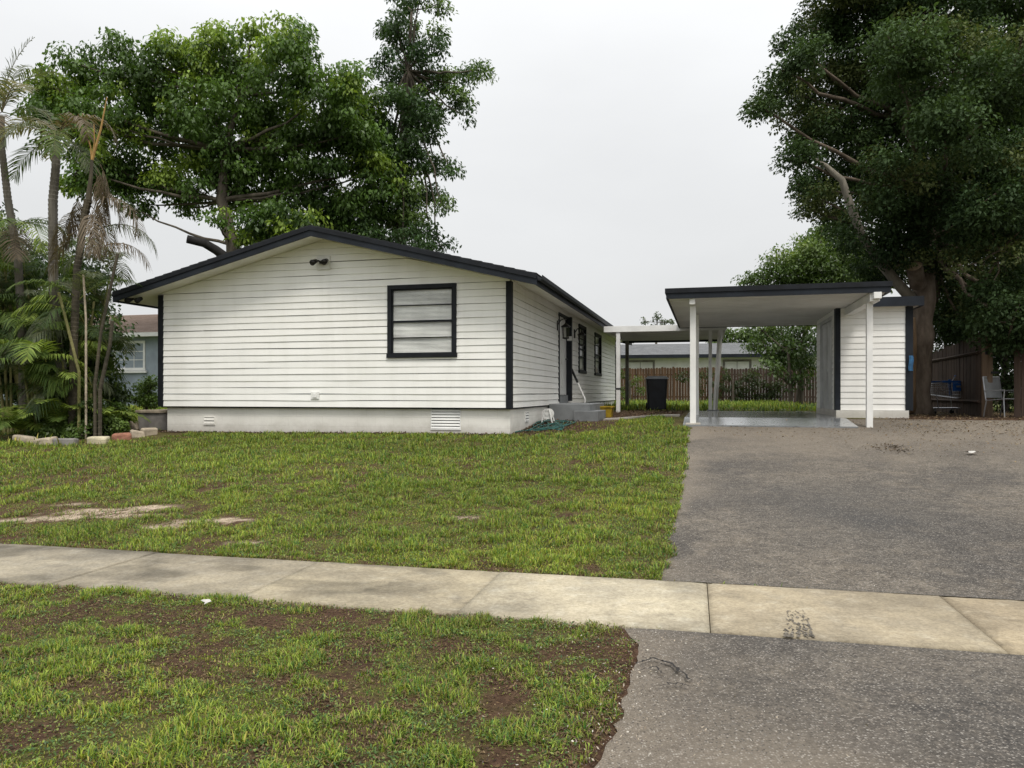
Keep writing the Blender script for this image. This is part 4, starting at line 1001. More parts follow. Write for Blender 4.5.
def flatwin(parent, x0, x1, z0, z1, cols, rows_, fm, off=None, y=0):
    P = lambda a, z, o: (a, y - o, z)
    fr = window(parent, 0, P, x0, x1, z0, z1, [(r_ / rows_, .016) for r_ in range(1, rows_)], blind=False, glassm=M['darkglass'], fw=.10, framem=fm)
    mb = MB()
    for c in range(1, cols): a = x0 + (x1 - x0) * c / cols; mb.box((a - .014, y - .015, z0), (a + .014, y - .002, z1))
    if cols > 1: mb.build('mullion', fm, fr)
    return fr
flatwin(nh, -13.5, -11.95, 1.75, 2.92, 3, 3, M['white'])
flatwin(nh, -21.0, -19.5, 1.75, 2.92, 3, 3, M['white']); flatwin(nh, -26, -25.1, .9, 2.8, 1, 2, M['white'])
mb = MB(); mb.box((-13.72, -.12, 1.53), (-11.73, -.03, 1.64)); nb(mb, 'window_sill', M['white'])
# white house behind the back fence
bx_, by_ = lot(1.5, 31.5); zg = float(terr(bx_, by_))
bh = thing('neighbour_house', 'long white house with grey roof beyond the back fence', 'house', (bx_, by_, zg), -TH + R(3))
BH = 2.62
mb = MB(); mb.box((-14, 0, -.1), (9.0, 9, BH)); mb.build('wall', M['backwall'], bh)
mb = MB(); e = .6
for k in range(14):
    f0, f1_ = k / 14, (k + 1) / 14
    for sgn in (0, 1):
        y0_ = -e + (4.5 + e) * f0 if sgn == 0 else 9 + e - (4.5 + e) * f0; y1_ = -e + (4.5 + e) * f1_ if sgn == 0 else 9 + e - (4.5 + e) * f1_
        z0_, z1_ = BH + .17 + .95 * f0 + .02, BH + .17 + .95 * f1_
        mb.add([(-14.5, y0_, z0_), (9.5, y0_, z0_), (9.5, y1_, z1_), (-14.5, y1_, z1_), (-14.5, y0_, z0_ - .03), (9.5, y0_, z0_ - .03)], [(0, 1, 2, 3), (0, 4, 5, 1)])
mb.build('roof', M['greyshingle'], bh)
mb = MB(); mb.box((-14.5, -e - .03, BH - .03), (9.5, -e, BH + .17)); mb.box((-14.5, 9 + e, BH - .03), (9.5, 9 + e + .03, BH + .17)); mb.build('fascia', M['fascia'], bh)
mb = MB(); mb.box((-14.5, -e, BH + .002), (9.5, 9 + e, BH + .03)); mb.build('soffit', M['soffit'], bh)
flatwin(bh, -2.4, -.9, 1.35, 2.4, 2, 1, M['greyblock']); flatwin(bh, 3.2, 4.6, 1.35, 2.4, 2, 1, M['greyblock'])

# ------------------------------------------------------------------ low block at the left corner, edging stones, scraps
x, y, zg = ground(153, 430)
t = thing('block_planter', 'low grey concrete block box at the left house corner', 'planter', (x, y + .35, zg), -TH)
mb = MB(); mb.box((-.36, -.3, -.05), (.42, .6, .38)); mb.build('body', M['greyblock'], t, bevel=.012)
mb = MB(); mb.box((-.40, -.34, .383), (.44, .64, .45)); mb.build('cap', M['palestone'], t, bevel=.012)
mb = MB(); mb.cbox((-.55, -.15, .1), (.34, .2, .2), .3, jit=.02); o = mb.build('loose_block', M['palestone'], None, bevel=.02); o.location = (x, y + .2, zg); tag(o, 'loose tan block leaning by the grey planter box', 'block')
ed = [(24, 441.5, 22, 'palestone', 'weathered tan edging stone at the left end of the bed'), (45, 443.5, 22, 'palestone', 'tan edging stone second from the left end of the bed'),
      (66, 443.5, 23, 'greyblock', 'grey edging stone in the middle of the palm bed border'), (98, 442, 22, 'creamstone', 'bright cream edging stone in front of the palms'),
      (122, 439.5, 22, 'redbrick', 'red brick lying in the palm bed border'), (137, 436.5, 14, 'palestone', 'short tan edging stone right of the red brick'), (149, 434.5, 16, 'palestone', 'last tan edging stone nearest the white house')]
for i, (px, py, wpx, mt, lb) in enumerate(ed):
    a = ground(px - wpx / 2, py + 1.5 + (i == 0) * -1); b = ground(px + wpx / 2, py + 1.5 - (i > 3) * 1.5)
    A, B = Vector(a), Vector(b); c = (A + B) / 2; L = (B - A).length * .97; ang = math.atan2(B.y - A.y, B.x - A.x)
    mb = MB(); mb.cbox((0, 0, .055), (L * random.uniform(.9, 1), .16, .17), random.uniform(-.06, .06), random.uniform(-.06, .06), jit=.026)
    o = mb.build('edging_stone', M[mt], None, bevel=.035); o.location = c; o.rotation_euler = (random.uniform(-.08, .08), random.uniform(-.05, .05), ang)
    tag(o, lb, 'stone', 'stones edging the palm bed')
def scrap(px, py, size, label, mat, nm='paper_scrap'):
    x, y, z = ground(px, py); mb = MB(); P = []
    for j in range(4):
        for i in range(5): P.append((size * (i / 4 - .5) + random.uniform(-.1, .1) * size, size * .6 * (j / 3 - .5) + random.uniform(-.08, .08) * size, .02 + size * .18 * random.random()))
    mb.add(P, [(j * 5 + i, j * 5 + i + 1, j * 5 + i + 6, j * 5 + i + 5) for j in range(3) for i in range(4)])
    o = mb.build(nm, mat); o.location = (x, y, z + .035); o.rotation_euler = (0, 0, random.uniform(0, 3)); tag(o, label, 'scrap'); return o
scrap(207, 611, .085, 'crumpled white paper scrap on the verge by the sidewalk', M['paper'])
scrap(972, 455, .16, 'thin white scrap on the brown driveway near the fence', M['paper']).location.z -= .02
# leafy debris on the drive
def f7(rg, n): x, y, _ = ground(894, 449); return x + rg.normal(0, .16, n), y + rg.normal(0, .22, n)
scatter('leaf_pile', 'small dark heap of wet leaves on the driveway', 200, f7, .045, [(.07, .05, .035), (.045, .032, .024), (.10, .07, .045)], 37, M['litter'], .012, .5)

# ------------------------------------------------------------------ shopping cart
x, y = at(944, 400, 19.7)[:2]; zg = float(terr(x, y))
ct = thing('shopping_cart', 'metal shopping cart with blue handle and plastic trim by the fence', 'shopping cart', (x, y, zg), R(186))
def W(mb, pts, r=.005): mb.tube(pts, r, 5)
# basket: front end low at +x ; handle at -x
mb = MB()
def bp(f, s, h):        # f 0 rear .. 1 front, s -1..1, h 0..1
    return (-.38 + .80 * f + .03 * h * (f - .3), s * (.26 - .05 * f) * (.86 + .14 * h), .42 + .10 * f * (1 - h) + .44 * h - .07 * f * h)
for s in (-1, 1):
    for i in range(17): W(mb, [bp(i / 16, s, 0), bp(i / 16, s, 1)], .0035)
    for j in range(6): W(mb, [bp(0, s, j / 5), bp(1, s, j / 5)], .004 if j else .008)
for i in range(17): W(mb, [bp(i / 16, -1, 0), bp(i / 16, 1, 0)], .0035)
for i in range(9):
    s = -1 + 2 * i / 8; W(mb, [bp(1, s, 0), bp(1, s, 1)], .0035); W(mb, [bp(0, s, 0), bp(0, s, 1)], .0035)
for s in (0, .2, .4, .6, .8, 1): W(mb, [bp(1, -1, s), bp(1, 1, s)], .004); W(mb, [bp(0, -1, s), bp(0, 1, s)], .004)
W(mb, [bp(0, -1, 1), bp(1, -1, 1), bp(1, 1, 1), bp(0, 1, 1)], .009)
mb.build('basket', M['wire'], ct)
mb = MB()
for s in (-.25, .25):
    W(mb, [(-.50, s, 1.0), (-.40, s, .86), (-.36, s, .45), (-.40, s, .16), (.42, s * .8, .16)], .014)
W(mb, [(-.40, -.25, .16), (-.40, .25, .16)], .012); W(mb, [(.42, -.2, .16), (.42, .2, .16)], .012); W(mb, [(.3, -.21, .16), (.35, -.2, .5)], .012); W(mb, [(.3, .21, .16), (.35, .2, .5)], .012)
for i in range(7): W(mb, [(-.36 + i * .12, -.23, .17), (-.36 + i * .12, .23, .17)], .005)
mb.build('frame', M['wire'], ct)
mb = MB(); mb.tube([(-.50, -.27, 1.0), (-.50, .27, 1.0)], .022, 10); mb.build('handle', M['blue'], ct)
mb = MB()
for s in (-.265, .265): mb.cbox((-.36, s, .70), (.07, .035, .42), 0, .1); mb.cbox((-.05, s * .98, .84), (.55, .03, .05), 0)
mb.cbox((-.41, 0, .72), (.03, .42, .26), 0, .06)
mb.build('plastic_trim', M['blue'], ct, bevel=.008)
mb = MB(); mb.cbox((-.2, .292, .70), (.34, .02, .20), 0); p_ = mb.build('side_panel', M['blue'], ct, bevel=.006)
mb = MB(); mb.cbox((-.2, .304, .715), (.17, .006, .05), 0); mb.build('emblem', M['wire'], p_)
for (a, b) in ((-.38, -.23), (-.38, .23), (.40, -.18), (.40, .18)):
    mb = MB(); mb.tube([(a, b - .015, .065), (a, b + .015, .065)], .062, 14); wh = mb.build('caster', M['rubber'], ct)
    mb = MB(); mb.cbox((a - .02, b, .12), (.05, .05, .08), 0); mb.build('fork', M['wire'], wh)

# garden chair right of the post
x, y = at(1003, 400, 17.2)[:2]; zg = float(terr(x, y))
ch = thing('garden_chair', 'pale grey sling garden chair in the shade behind the post', 'chair', (x, y, zg), R(18))
mb = MB()
for s in (-.25, .25):
    W(mb, [(s, -.24, 0), (s, -.22, .42), (s, .22, .38), (s, .30, .92)], .014); W(mb, [(s, .28, 0), (s, .2, .40)], .014); W(mb, [(s, -.22, .42), (s, -.24, .62), (s, .25, .60)], .014)
W(mb, [(-.25, .30, .92), (.25, .30, .92)], .014); W(mb, [(-.25, -.22, .42), (.25, -.22, .42)], .012)
mb.build('frame', M['wire'], ch)
def slab2(mb, P): 
    A = [Vector(p) for p in P]; nrm = (A[1] - A[0]).cross(A[3] - A[0]).normalized() * .012
    mb.add([*A, *[a + nrm for a in A]], [(3, 2, 1, 0), (4, 5, 6, 7), (0, 1, 5, 4), (1, 2, 6, 5), (2, 3, 7, 6), (3, 0, 4, 7)])
mb = MB(); slab2(mb, [(-.235, -.21, .415), (.235, -.21, .415), (.235, .2, .375), (-.235, .2, .375)]); mb.build('seat', M['chairfab'], ch)
mb = MB(); slab2(mb, [(-.235, .232, .44), (.235, .232, .44), (.235, .30, .90), (-.235, .30, .90)]); mb.build('backrest', M['chairfab'], ch)

# ------------------------------------------------------------------ trees
def leaves(centers, radii, per, L, pal, rg, squash=.65, droop=.5, parent=None, name='crown', mat='leaf', base=(0, 0, 0), wf=.5):
    centers = np.asarray(centers); radii = np.asarray(radii); k = len(centers)
    n = np.maximum(8, (per * (radii / radii.mean()) ** 2).astype(int)); idx = np.repeat(np.arange(k), n); N_ = len(idx)
    off = rg.normal(0, 1, (N_, 3)); off /= np.linalg.norm(off, axis=1)[:, None]
    rad = rg.random(N_) ** .45 * 1.05
    off = off * rad[:, None]; off[:, 2] *= squash; off[:, 2] -= .25 * (off[:, 0] ** 2 + off[:, 1] ** 2)
    P = centers[idx] + off * radii[idx][:, None]
    ax = off * 1.0 + rg.normal(0, .55, (N_, 3)) + np.array([0, 0, -droop]); ax /= np.linalg.norm(ax, axis=1)[:, None]
    up = np.array([0, 0, 1.]) + off * .5 + rg.normal(0, .55, (N_, 3)); sd = np.cross(ax, up); sd /= np.linalg.norm(sd, axis=1)[:, None] + 1e-9
    nr = np.cross(sd, ax)
    ln = L * rg.uniform(.6, 1.35, N_)[:, None]; wd = ln * wf * rg.uniform(.7, 1.2, N_)[:, None]
    V = np.stack([P - ax * ln * .5, P + sd * wd * .5 + nr * ln * .07, P + ax * ln * .5 - nr * ln * .06, P - sd * wd * .5 + nr * ln * .07], 1).reshape(-1, 3) - np.array(base)
    Fc = np.arange(N_)[:, None] * 4 + np.arange(4)
    pal = np.array(pal, float); ct_ = rg.random(k); 
    a = pal[0] * (1 - ct_[:, None]) + pal[1] * ct_[:, None]
    hot = (vnoise(centers[:, 0] * .8 + centers[:, 1] * .3, centers[:, 2] * 1.1, 71) > 1 - .55 * (pal[3][0] * 2.2) ** .6) & (rg.random(k) < .6) if len(pal) > 3 else None
    ct2 = vnoise(centers[:, 0] * .8, centers[:, 2] * .9 + centers[:, 1] * .3, 72); a = pal[0] * (1 - ct2[:, None]) + pal[1] * ct2[:, None]; a = a * rg.uniform(.8, 1.25, (k, 1))
    if len(pal) > 3: a[hot] = pal[2]
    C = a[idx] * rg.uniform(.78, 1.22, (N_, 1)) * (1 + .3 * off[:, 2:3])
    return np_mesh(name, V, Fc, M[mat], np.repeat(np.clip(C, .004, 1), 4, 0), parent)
def clumps(blobs, per_m2, sub, rg, wisp=.08):
    C = []; Rr = []
    for c, r in blobs:
        n = max(4, int(per_m2 * r[0] * r[2] * 3.2))
        d = rg.normal(0, 1, (n, 3)); d /= np.linalg.norm(d, axis=1)[:, None]
        f = rg.random(n) ** .38; f = np.where(rg.random(n) < wisp, f * 1.16, f)
        C.append(np.array(c) + d * f[:, None] * np.array(r)); Rr.append(sub * rg.uniform(.6, 1.35, n) * np.where(f > 1, .6, 1))
    return np.concatenate(C), np.concatenate(Rr)
def limb(mb, a, b, r0, r1, sag=.12, n=7, rnd=.1, s=6):
    a = Vector(a); b = Vector(b); L = (b - a).length; pts = []; rad = []
    wob = [Vector((random.uniform(-1, 1), random.uniform(-1, 1), random.uniform(-.5, .5))) * rnd * L * .3 for _ in range(n + 1)]
    for i in range(n + 1):
        f = i / n; p = a.lerp(b, f) + Vector((0, 0, -1)) * sag * L * math.sin(math.pi * f) + wob[i] * math.sin(math.pi * f); pts.append(p); rad.append(r0 + (r1 - r0) * f)
    mb.tube(pts, rad, s, cap=False); return pts
def tree(name, label, cat, trunk, blobs, seed, L, pal, per, sub, per_m2, barkm, mat='leaf', limbs=True, group=None, squash=.65, droop=.5, twig=.35, wisp=.08, wf=.5, fork=None):
    rg = np.random.default_rng(seed); random.seed(seed)
    base = Vector(trunk[0][0]); t = thing(name, label, cat, base, 0, group)
    mb = MB(); pts = [Vector(p) for p, r in trunk]; rad = [r for p, r in trunk]
    fine = []; fr = []
    for i in range(len(pts) - 1):
        for k in range(5):
            f = k / 5; fine.append(pts[i].lerp(pts[i + 1], f) + Vector((random.uniform(-1, 1), random.uniform(-1, 1), 0)) * rad[i] * .12); fr.append((rad[i] + (rad[i + 1] - rad[i]) * f) * random.uniform(.93, 1.07))
    fine.append(pts[-1]); fr.append(rad[-1]); fr[0] *= 1.35; fr[1] *= 1.12
    mb.tube(fine, fr, 12)
    C, Rr = clumps(blobs, per_m2, sub, rg, wisp)
    bi = 0
    for c, r in blobs:
        cc = Vector(c)
        if limbs:
            j = max(1, min(len(pts) - 1, fork if fork is not None else int(len(pts) * .6)))
            cand = [p for p in pts[j:]]; st_ = min(cand, key=lambda p: (p - cc).length + (0 if p.z < cc.z else 4))
            i0 = pts.index(st_)
            limb(mb, st_, cc, min(rad[i0] * .7, .03 + .011 * (cc - st_).length), .022, sag=.04)
    for i in range(len(C)):
        if rg.random() < twig:
            cc = Vector(C[i]); b = min(blobs, key=lambda q_: (Vector(q_[0]) - cc).length); limb(mb, b[0], cc, .03, .008, .06, 4, .15, 4)
    mb.build('trunk', M[barkm], t, smooth=True, off=base)
    leaves(C, Rr, per, L, pal, rg, squash, droop, t, 'crown', mat, base, wf)
    return t
def B(lst, d, depth=.9, jit=1.6):
    out = []
    for (px, py, rpx, *dd) in lst:
        dist = d + (dd[0] if dd else random.uniform(-jit, jit)); p = at(px, py, dist); r = rpx * dist / F
        out.append((tuple(p), (r, r * depth, r * .92)))
    return out
random.seed(3)
def gp(px, d, extra=0): x = (px - CX) / F * d; return Vector((x, d, float(terr(x, d)) - .1))
# broad tree behind the house, yellow-green young leaves
dA = 31
TA = gp(238, dA)
tree('broad_tree', 'broad leafy tree with yellow-green new growth behind the roof', 'tree',
     [(TA, .38), (at(236, 300, dA), .33), (at(232, 245, dA), .28), (at(222, 200, dA), .22), (at(226, 150, dA), .15), (at(240, 95, dA), .08)],
     B([(72, 62, 15), (98, 72, 26), (140, 76, 34), (188, 66, 36), (236, 60, 36), (286, 62, 36), (326, 92, 38), (350, 120, 34), (60, 118, 34), (110, 124, 42), (165, 124, 46), (215, 120, 48), (268, 120, 48), (318, 146, 46), (364, 176, 36),
        (78, 168, 28), (125, 172, 24), (146, 204, 13), (172, 180, 16), (205, 164, 26), (250, 172, 34), (46, 84, 18), (62, 96, 24), (352, 98, 20), (364, 132, 20), (346, 76, 13), (234, 204, 15), (248, 232, 14), (378, 160, 16), (176, 186, 17), (152, 178, 20), (126, 178, 16), (196, 190, 15), (228, 178, 22), (100, 162, 24), (300, 196, 44), (345, 218, 38), (214, 216, 11), (262, 224, 24), (292, 232, 32), (188, 208, 9), (130, 206, 9), (215, 36, 16), (252, 28, 14), (292, 30, 18), (120, 46, 16), (170, 44, 16)], dA, .8),
     5, .20, [(.038, .076, .016), (.110, .190, .038), (.21, .30, .045), (.26, 0, 0)], 78, .62, 6.6, 'bark', droop=.9, wisp=.26, fork=2, twig=.2, squash=.6)
# darker spire-like tree to its right
dB = 33
TBb = gp(398, dB)
tree('dark_tree', 'tall dark green tree with ragged top right of the broad one', 'tree',
     [(TBb, .32), (at(400, 240, dB), .25), (at(402, 150, dB), .18), (at(408, 70, dB), .10), (at(412, 10, dB), .05)],
     B([(404, 2, 14), (420, -2, 12), (438, 4, 9), (396, 22, 13), (416, 26, 14), (434, 30, 9), (388, 30, 8), (404, 46, 16), (420, 54, 13), (432, 44, 9), (388, 66, 16), (410, 76, 20), (436, 82, 17), (456, 84, 13), (470, 74, 9), (479, 70, 6), (462, 96, 9), (388, 104, 24), (416, 104, 22), (444, 110, 15), (464, 116, 10), (372, 136, 24), (402, 138, 24), (426, 134, 14), (384, 168, 26), (412, 164, 22), (436, 162, 14), (452, 170, 9), (396, 196, 26), (424, 194, 16), (442, 206, 10), (376, 214, 28), (408, 222, 24), (430, 232, 14), (440, 246, 10), (404, 246, 26), (366, 236, 26)], dB, .8),
     6, .17, [(.030, .064, .024), (.080, .138, .044), (.13, .20, .055), (.14, 0, 0)], 74, .50, 7.6, 'bark', droop=.7, wisp=.2, twig=.1, squash=.6)
# cut dark limb over the roof
mb = MB(); P0, P1, P2, P3 = at(232, 262, 29.0), at(216, 250, 28.6), at(204, 243, 28.3), at(187, 239, 28.0)
mb.tube([gp(250, 29.6), at(249, 340, 29.5), at(245, 285, 29.3), P0, P1, P2, P3], [.28, .25, .22, .2, .17, .16, .15], 10)
o = mb.build('dead_stump', M['burnt'], None, smooth=True); tag(o, 'bare dark sawn-off limb poking up behind the left roof slope', 'dead tree')
# big oak at the right
dC = 20.5
TC = gp(918, 19.3)
random.seed(9)
oak = tree('oak_tree', 'huge dark oak with thick forked trunk behind the shed', 'tree',
     [(TC, .30), (at(921, 345, 19.3), .28), (at(924, 290, 19.4), .26), (at(926, 240, 19.6), .27), (at(922, 190, 20), .2), (at(915, 120, 20.5), .14), (at(920, 40, 21), .09)],
     B([(838, 14, 28), (872, 12, 44), (930, 10, 55), (995, 10, 60), (806, 56, 22), (790, 92, 22), (770, 102, 9), (760, 106, 5), (836, 66, 44), (890, 74, 52), (955, 78, 58), (1020, 80, 60), (806, 122, 30), (850, 130, 42), (905, 140, 46), (965, 148, 56), (1030, 150, 60),
        (800, 160, 20), (798, 186, 13), (826, 182, 26), (862, 186, 26), (890, 196, 28), (958, 206, 46), (1015, 212, 58), (905, 236, 26), (962, 256, 40), (1020, 268, 50), (985, 300, 34), (850, 222, 16), (872, 246, 16),
        (884, 205, 20, -2.6), (892, 175, 34, -3.5), (905, 215, 26, -2.2), (938, 190, 36, -3), (935, 250, 22, -1.5), (890, 250, 18, 1.5), (884, 274, 14, 2), (898, 270, 14, 2.5), (868, 268, 12, 2), (960, 300, 30, -1), (1000, 250, 45, -3.5), (1005, 310, 36, -3), (1012, 322, 26, -4), (962, 322, 20, -1.2), (1040, 320, 36, -4), (850, -40, 50), (930, -60, 70), (1020, -60, 80), (1090, 40, 80), (1090, 160, 80), (1080, 260, 60), (832, 214, 17), (848, 232, 15), (822, 200, 14), (806, 208, 9), (782, 70, 9), (784, 44, 8), (802, 26, 9), (1000, 190, 40, -4.5), (950, 120, 40, -4.5), (900, 60, 40, -4), (1010, 80, 45, -4.5)], dC, 1.0, 2.4),
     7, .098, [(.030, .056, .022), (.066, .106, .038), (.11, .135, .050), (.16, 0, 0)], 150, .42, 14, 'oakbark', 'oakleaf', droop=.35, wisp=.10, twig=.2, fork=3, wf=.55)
random.seed(10)
# oak limbs as parts: long pale limb to the left, cut stub with pale face, torn bark strip
mb = MB()
P = [at(913, 300, 19.35), at(898, 284, 19.2), at(880, 262, 19.1), at(862, 236, 19.0), at(850, 205, 18.9), at(842, 180, 18.9), at(826, 166, 18.9), at(812, 158, 19)]
mb.tube(P, [.15, .13, .115, .105, .10, .085, .06, .04], 10)
mb.build('limb', M['palebark'], oak, smooth=True, off=TC)
mb = MB(); A = at(918, 285, 19.1); b = at(914, 266, 18.72); mb.tube([A, b], [.2, .19], 12); stb = mb.build('cut_stub', M['oakbark'], oak, smooth=False, off=TC)
mb = MB(); dn = (b - A).normalized(); mb.tube([b, b + dn * .012], [.17, .165], 14); mb.build('cut_face', M['cutwood'], stb, off=TC)
mb = MB(); mb.tube([at(911, 412, 19.1), at(909, 380, 19.0), at(911, 345, 19.0), at(912, 318, 19.08)], [.13, .16, .14, .08], 8); mb.build('torn_bark', M['torn'], oak, smooth=True, off=TC)
# second trunk part of the oak, behind
mb = MB(); mb.tube([at(930, 300, 19.6), at(944, 240, 20), at(952, 180, 20.4), at(948, 110, 21)], [.2, .17, .13, .06], 10); mb.build('limb', M['oakbark'], oak, smooth=True, off=TC)
# paler small tree behind the carport
dE = 32
tree('leafy_tree', 'smaller light green tree behind the carport roof', 'tree',
     [(gp(800, dE), .16), (at(801, 370, dE), .13), (at(806, 330, dE), .11), (at(812, 290, dE), .07)],
     B([(764, 276, 13), (782, 268, 19), (806, 262, 22), (830, 262, 24), (852, 262, 22), (756, 290, 10), (800, 285, 24), (836, 285, 24), (745, 281, 6), (815, 250, 14), (868, 270, 20), (812, 240, 15), (834, 238, 18), (854, 244, 18), (880, 272, 14), (822, 228, 9)], dE, .9),
     12, .15, [(.060, .105, .024), (.12, .18, .045), (.19, .25, .07), (.15, 0, 0)], 60, .48, 14, 'bark', droop=.5, wisp=.12)
tree('leafy_bush', 'drooping green bush below the carport in front of the fence', 'bush',
     [(gp(792, 30), .09), (at(790, 385, 30), .07), (at(788, 350, 30), .05)],
     B([(782, 335, 18), (800, 342, 18), (768, 350, 14), (786, 358, 20), (806, 364, 16), (772, 368, 11), (752, 345, 9), (815, 340, 14), (795, 380, 12), (808, 325, 16), (762, 330, 12)], 30, .8),
     13, .14, [(.040, .075, .018), (.09, .14, .035), (.14, .19, .05), (.1, 0, 0)], 46, .42, 12, 'bark', droop=.9)
tree('vine_bush', 'dark vines smothering the back fence right of the bin', 'bush',
     [(gp(733, 37.5), .07), (at(733, 390, 37.5), .05), (at(733, 380, 37.5), .03)],
     B([(px_, py_, r_) for px_, py_, r_ in ((684, 377, 5), (695, 380, 6), (706, 376, 7), (716, 382, 7), (727, 376, 7), (738, 382, 8), (749, 376, 7), (742, 392, 7), (722, 392, 7), (702, 390, 6), (760, 384, 9), (775, 388, 9), (756, 396, 6), (772, 398, 6), (734, 399, 5), (712, 399, 5))], 38.2, .5, .2),
     14, .13, [(.022, .038, .012), (.055, .075, .022)], 30, .30, 18, 'bark', droop=.9, limbs=False, twig=0)
tree('ivy_bush', 'green climber on the fence left of the bin', 'bush',
     [(gp(630, 38), .05), (at(630, 392, 38), .04), (at(630, 380, 38), .03)],
     B([(622, 374, 6), (634, 378, 6), (628, 386, 6), (619, 386, 6), (638, 390, 5), (626, 397, 5)], 38.2, .5, .2), 15, .12, [(.045, .075, .018), (.10, .14, .035)], 30, .3, 12, 'bark', droop=.9, limbs=False, twig=0)
tree('bare_tree', 'wispy treetop showing over the far grey roof', 'tree',
     [(gp(656, 62), .15), (at(656, 345, 62), .1), (at(657, 322, 62), .04)],
     B([(645, 321, 3), (656, 318, 4), (663, 321, 2.5), (670, 322, 3), (657, 327, 4)], 62, .8, .5), 16, .2, [(.06, .085, .05), (.11, .14, .08)], 22, .3, 9, 'bark', twig=.8)
# dark shrubs behind the fence at the right
for i, (lst, d_, lb) in enumerate((([(945, 300, 28), (965, 320, 28), (985, 340, 26), (950, 330, 20)], 25, 'dark shrub rising behind the side fence planks'),
                                    ([(1005, 310, 34), (1030, 340, 40), (1000, 350, 26), (1012, 385, 22), (1045, 390, 30)], 22, 'dark shrub right of the gate post in deep shade'),
                                    ([(960, 380, 26), (930, 360, 26), (990, 392, 20)], 28, 'dark low shrub in the shade behind the cart'))):
    bl = B(lst, d_, 1.0, 1.0); cpx = lst[0][0]
    tree('shade_shrub', lb, 'shrub', [(gp(cpx, d_), .1), (at(cpx, 380, d_), .07), (at(cpx, 340, d_), .04)], bl, 40 + i, .12, [(.016, .030, .012), (.036, .058, .020)], 70, .5, 14, 'bark', 'oakleaf', group='dark shrubs under the oak')
# far backdrop trees that close the gaps left and right
for i, (lst, d_, lb) in enumerate((([(-60, 300, 60), (0, 310, 50), (45, 330, 42), (-10, 250, 46), (-80, 230, 70)], 24, 'dark green tree mass behind palms at the left edge'),
                                    ([(88, 300, 26), (70, 270, 26), (105, 330, 14), (80, 345, 22)], 22, 'rounded green shrub tree just left of the blue-grey house'))):
    bl = B(lst, d_, 1.0, 1.2); cpx = lst[0][0]
    tree('backdrop_tree', lb, 'tree', [(gp(cpx, d_), .16), (at(cpx, 360, d_), .12), (at(cpx, 320, d_), .06)], bl, 50 + i, .15, [(.022, .045, .014), (.060, .095, .026)], 70, .6, 13, 'bark', droop=.7)
x, y, zg = ground(147, 425)
tree('small_bush', 'small round green bush at the left corner of the house', 'bush', [(gp(147, 20), .05), (at(147, 405, 20), .04), (at(147, 395, 20), .02)],
     B([(146, 392, 12), (152, 384, 10), (142, 402, 11), (152, 402, 10)], 20, .8, .2), 60, .07, [(.05, .09, .02), (.12, .19, .04)], 90, .2, 40, 'bark', droop=.2)

# ------------------------------------------------------------------ palms
def frond(az, L, el, bend, base, pal, nl=32, ll=.46, lw=.021, droop=.6, seed=0, bare=.16, vee=.5, dens=1.0):
    """one feather leaf: an arching midrib with two ranks of leaflets; returns verts, faces, colours"""
    rg = np.random.default_rng(seed); base = np.array(base, float)
    n = 26; ang = el - bend * (np.linspace(0, 1, n) ** 1.3); ds = L / (n - 1)
    h = np.array([math.cos(az), math.sin(az), 0]); up = np.array([0, 0, 1.]); side = np.array([-math.sin(az), math.cos(az), 0])
    tw = rg.normal(0, .12)
    T = np.cos(ang)[:, None] * h + np.sin(ang)[:, None] * up + tw * side * np.linspace(0, .6, n)[:, None]
    P = base + np.concatenate([[np.zeros(3)], np.cumsum(T[:-1] * ds, 0)], 0)
    V = []; Fc = []; Cc = []
    pal = [np.array(p) for p in pal]
    for i in range(n):        # midrib, three sided
        r = .016 * L / 1.8 * (1 - .85 * i / (n - 1)); nn = np.cross(T[i], side)
        for k in range(3):
            a = 2.1 * k; V.append(P[i] + (side * math.cos(a) + nn * math.sin(a)) * r); Cc.append(pal[2])
    for i in range(n - 1):
        for k in range(3): Fc.append((3 * i + k, 3 * i + (k + 1) % 3, 3 * i + 3 + (k + 1) % 3, 3 * i + 3 + k))
    for j in range(nl):
        f = bare + (1 - bare) * j / (nl - 1); fi = f * (n - 1); i = min(int(fi), n - 2); q = fi - i
        p = P[i] * (1 - q) + P[i + 1] * q; t = T[i]; nn = np.cross(side, t); nn = nn if nn[2] > 0 else -nn
        sc_ = (math.sin(math.pi * min(.97, .12 + .86 * f)) ** .55) * ll
        for s in (-1, 1):
            if rg.random() > dens: continue
            d = t * (.45 + .5 * f) + side * s * 1.0 + nn * (vee * .6) + rg.normal(0, .09, 3); d /= np.linalg.norm(d)
            l_ = sc_ * rg.uniform(.8, 1.12); w_ = lw * rg.uniform(.8, 1.15); wv = np.cross(d, nn); wv /= np.linalg.norm(wv) + 1e-9
            m1 = p + d * l_ * .45 - up * droop * l_ * .10; m2 = p + d * l_ * (1 - .12 * droop) - up * droop * l_ * .5
            b_ = len(V); V += [p - wv * w_ * .25, p + wv * w_ * .25, m1 + wv * w_ * .5, m1 - wv * w_ * .5, m2 + wv * w_ * .06, m2 - wv * w_ * .06]
            Fc += [(b_, b_ + 1, b_ + 2, b_ + 3), (b_ + 3, b_ + 2, b_ + 4, b_ + 5)]
            c = pal[0] + (pal[1] - pal[0]) * rg.random(); Cc += [c] * 6
    return np.array(V), np.array(Fc), np.array(Cc)
def add_frond(parent, off, *a, **k):
    V, Fc, Cc = frond(*a, **k); return np_mesh('frond', V - np.array(off), Fc, M['frond'], Cc, parent)
GREEN = [(.050, .090, .020), (.125, .180, .040), (.16, .18, .05)]
BRIGHT = [(.11, .175, .032), (.26, .33, .070), (.26, .26, .07)]
DULL = [(.075, .095, .050), (.13, .145, .080), (.15, .14, .08)]
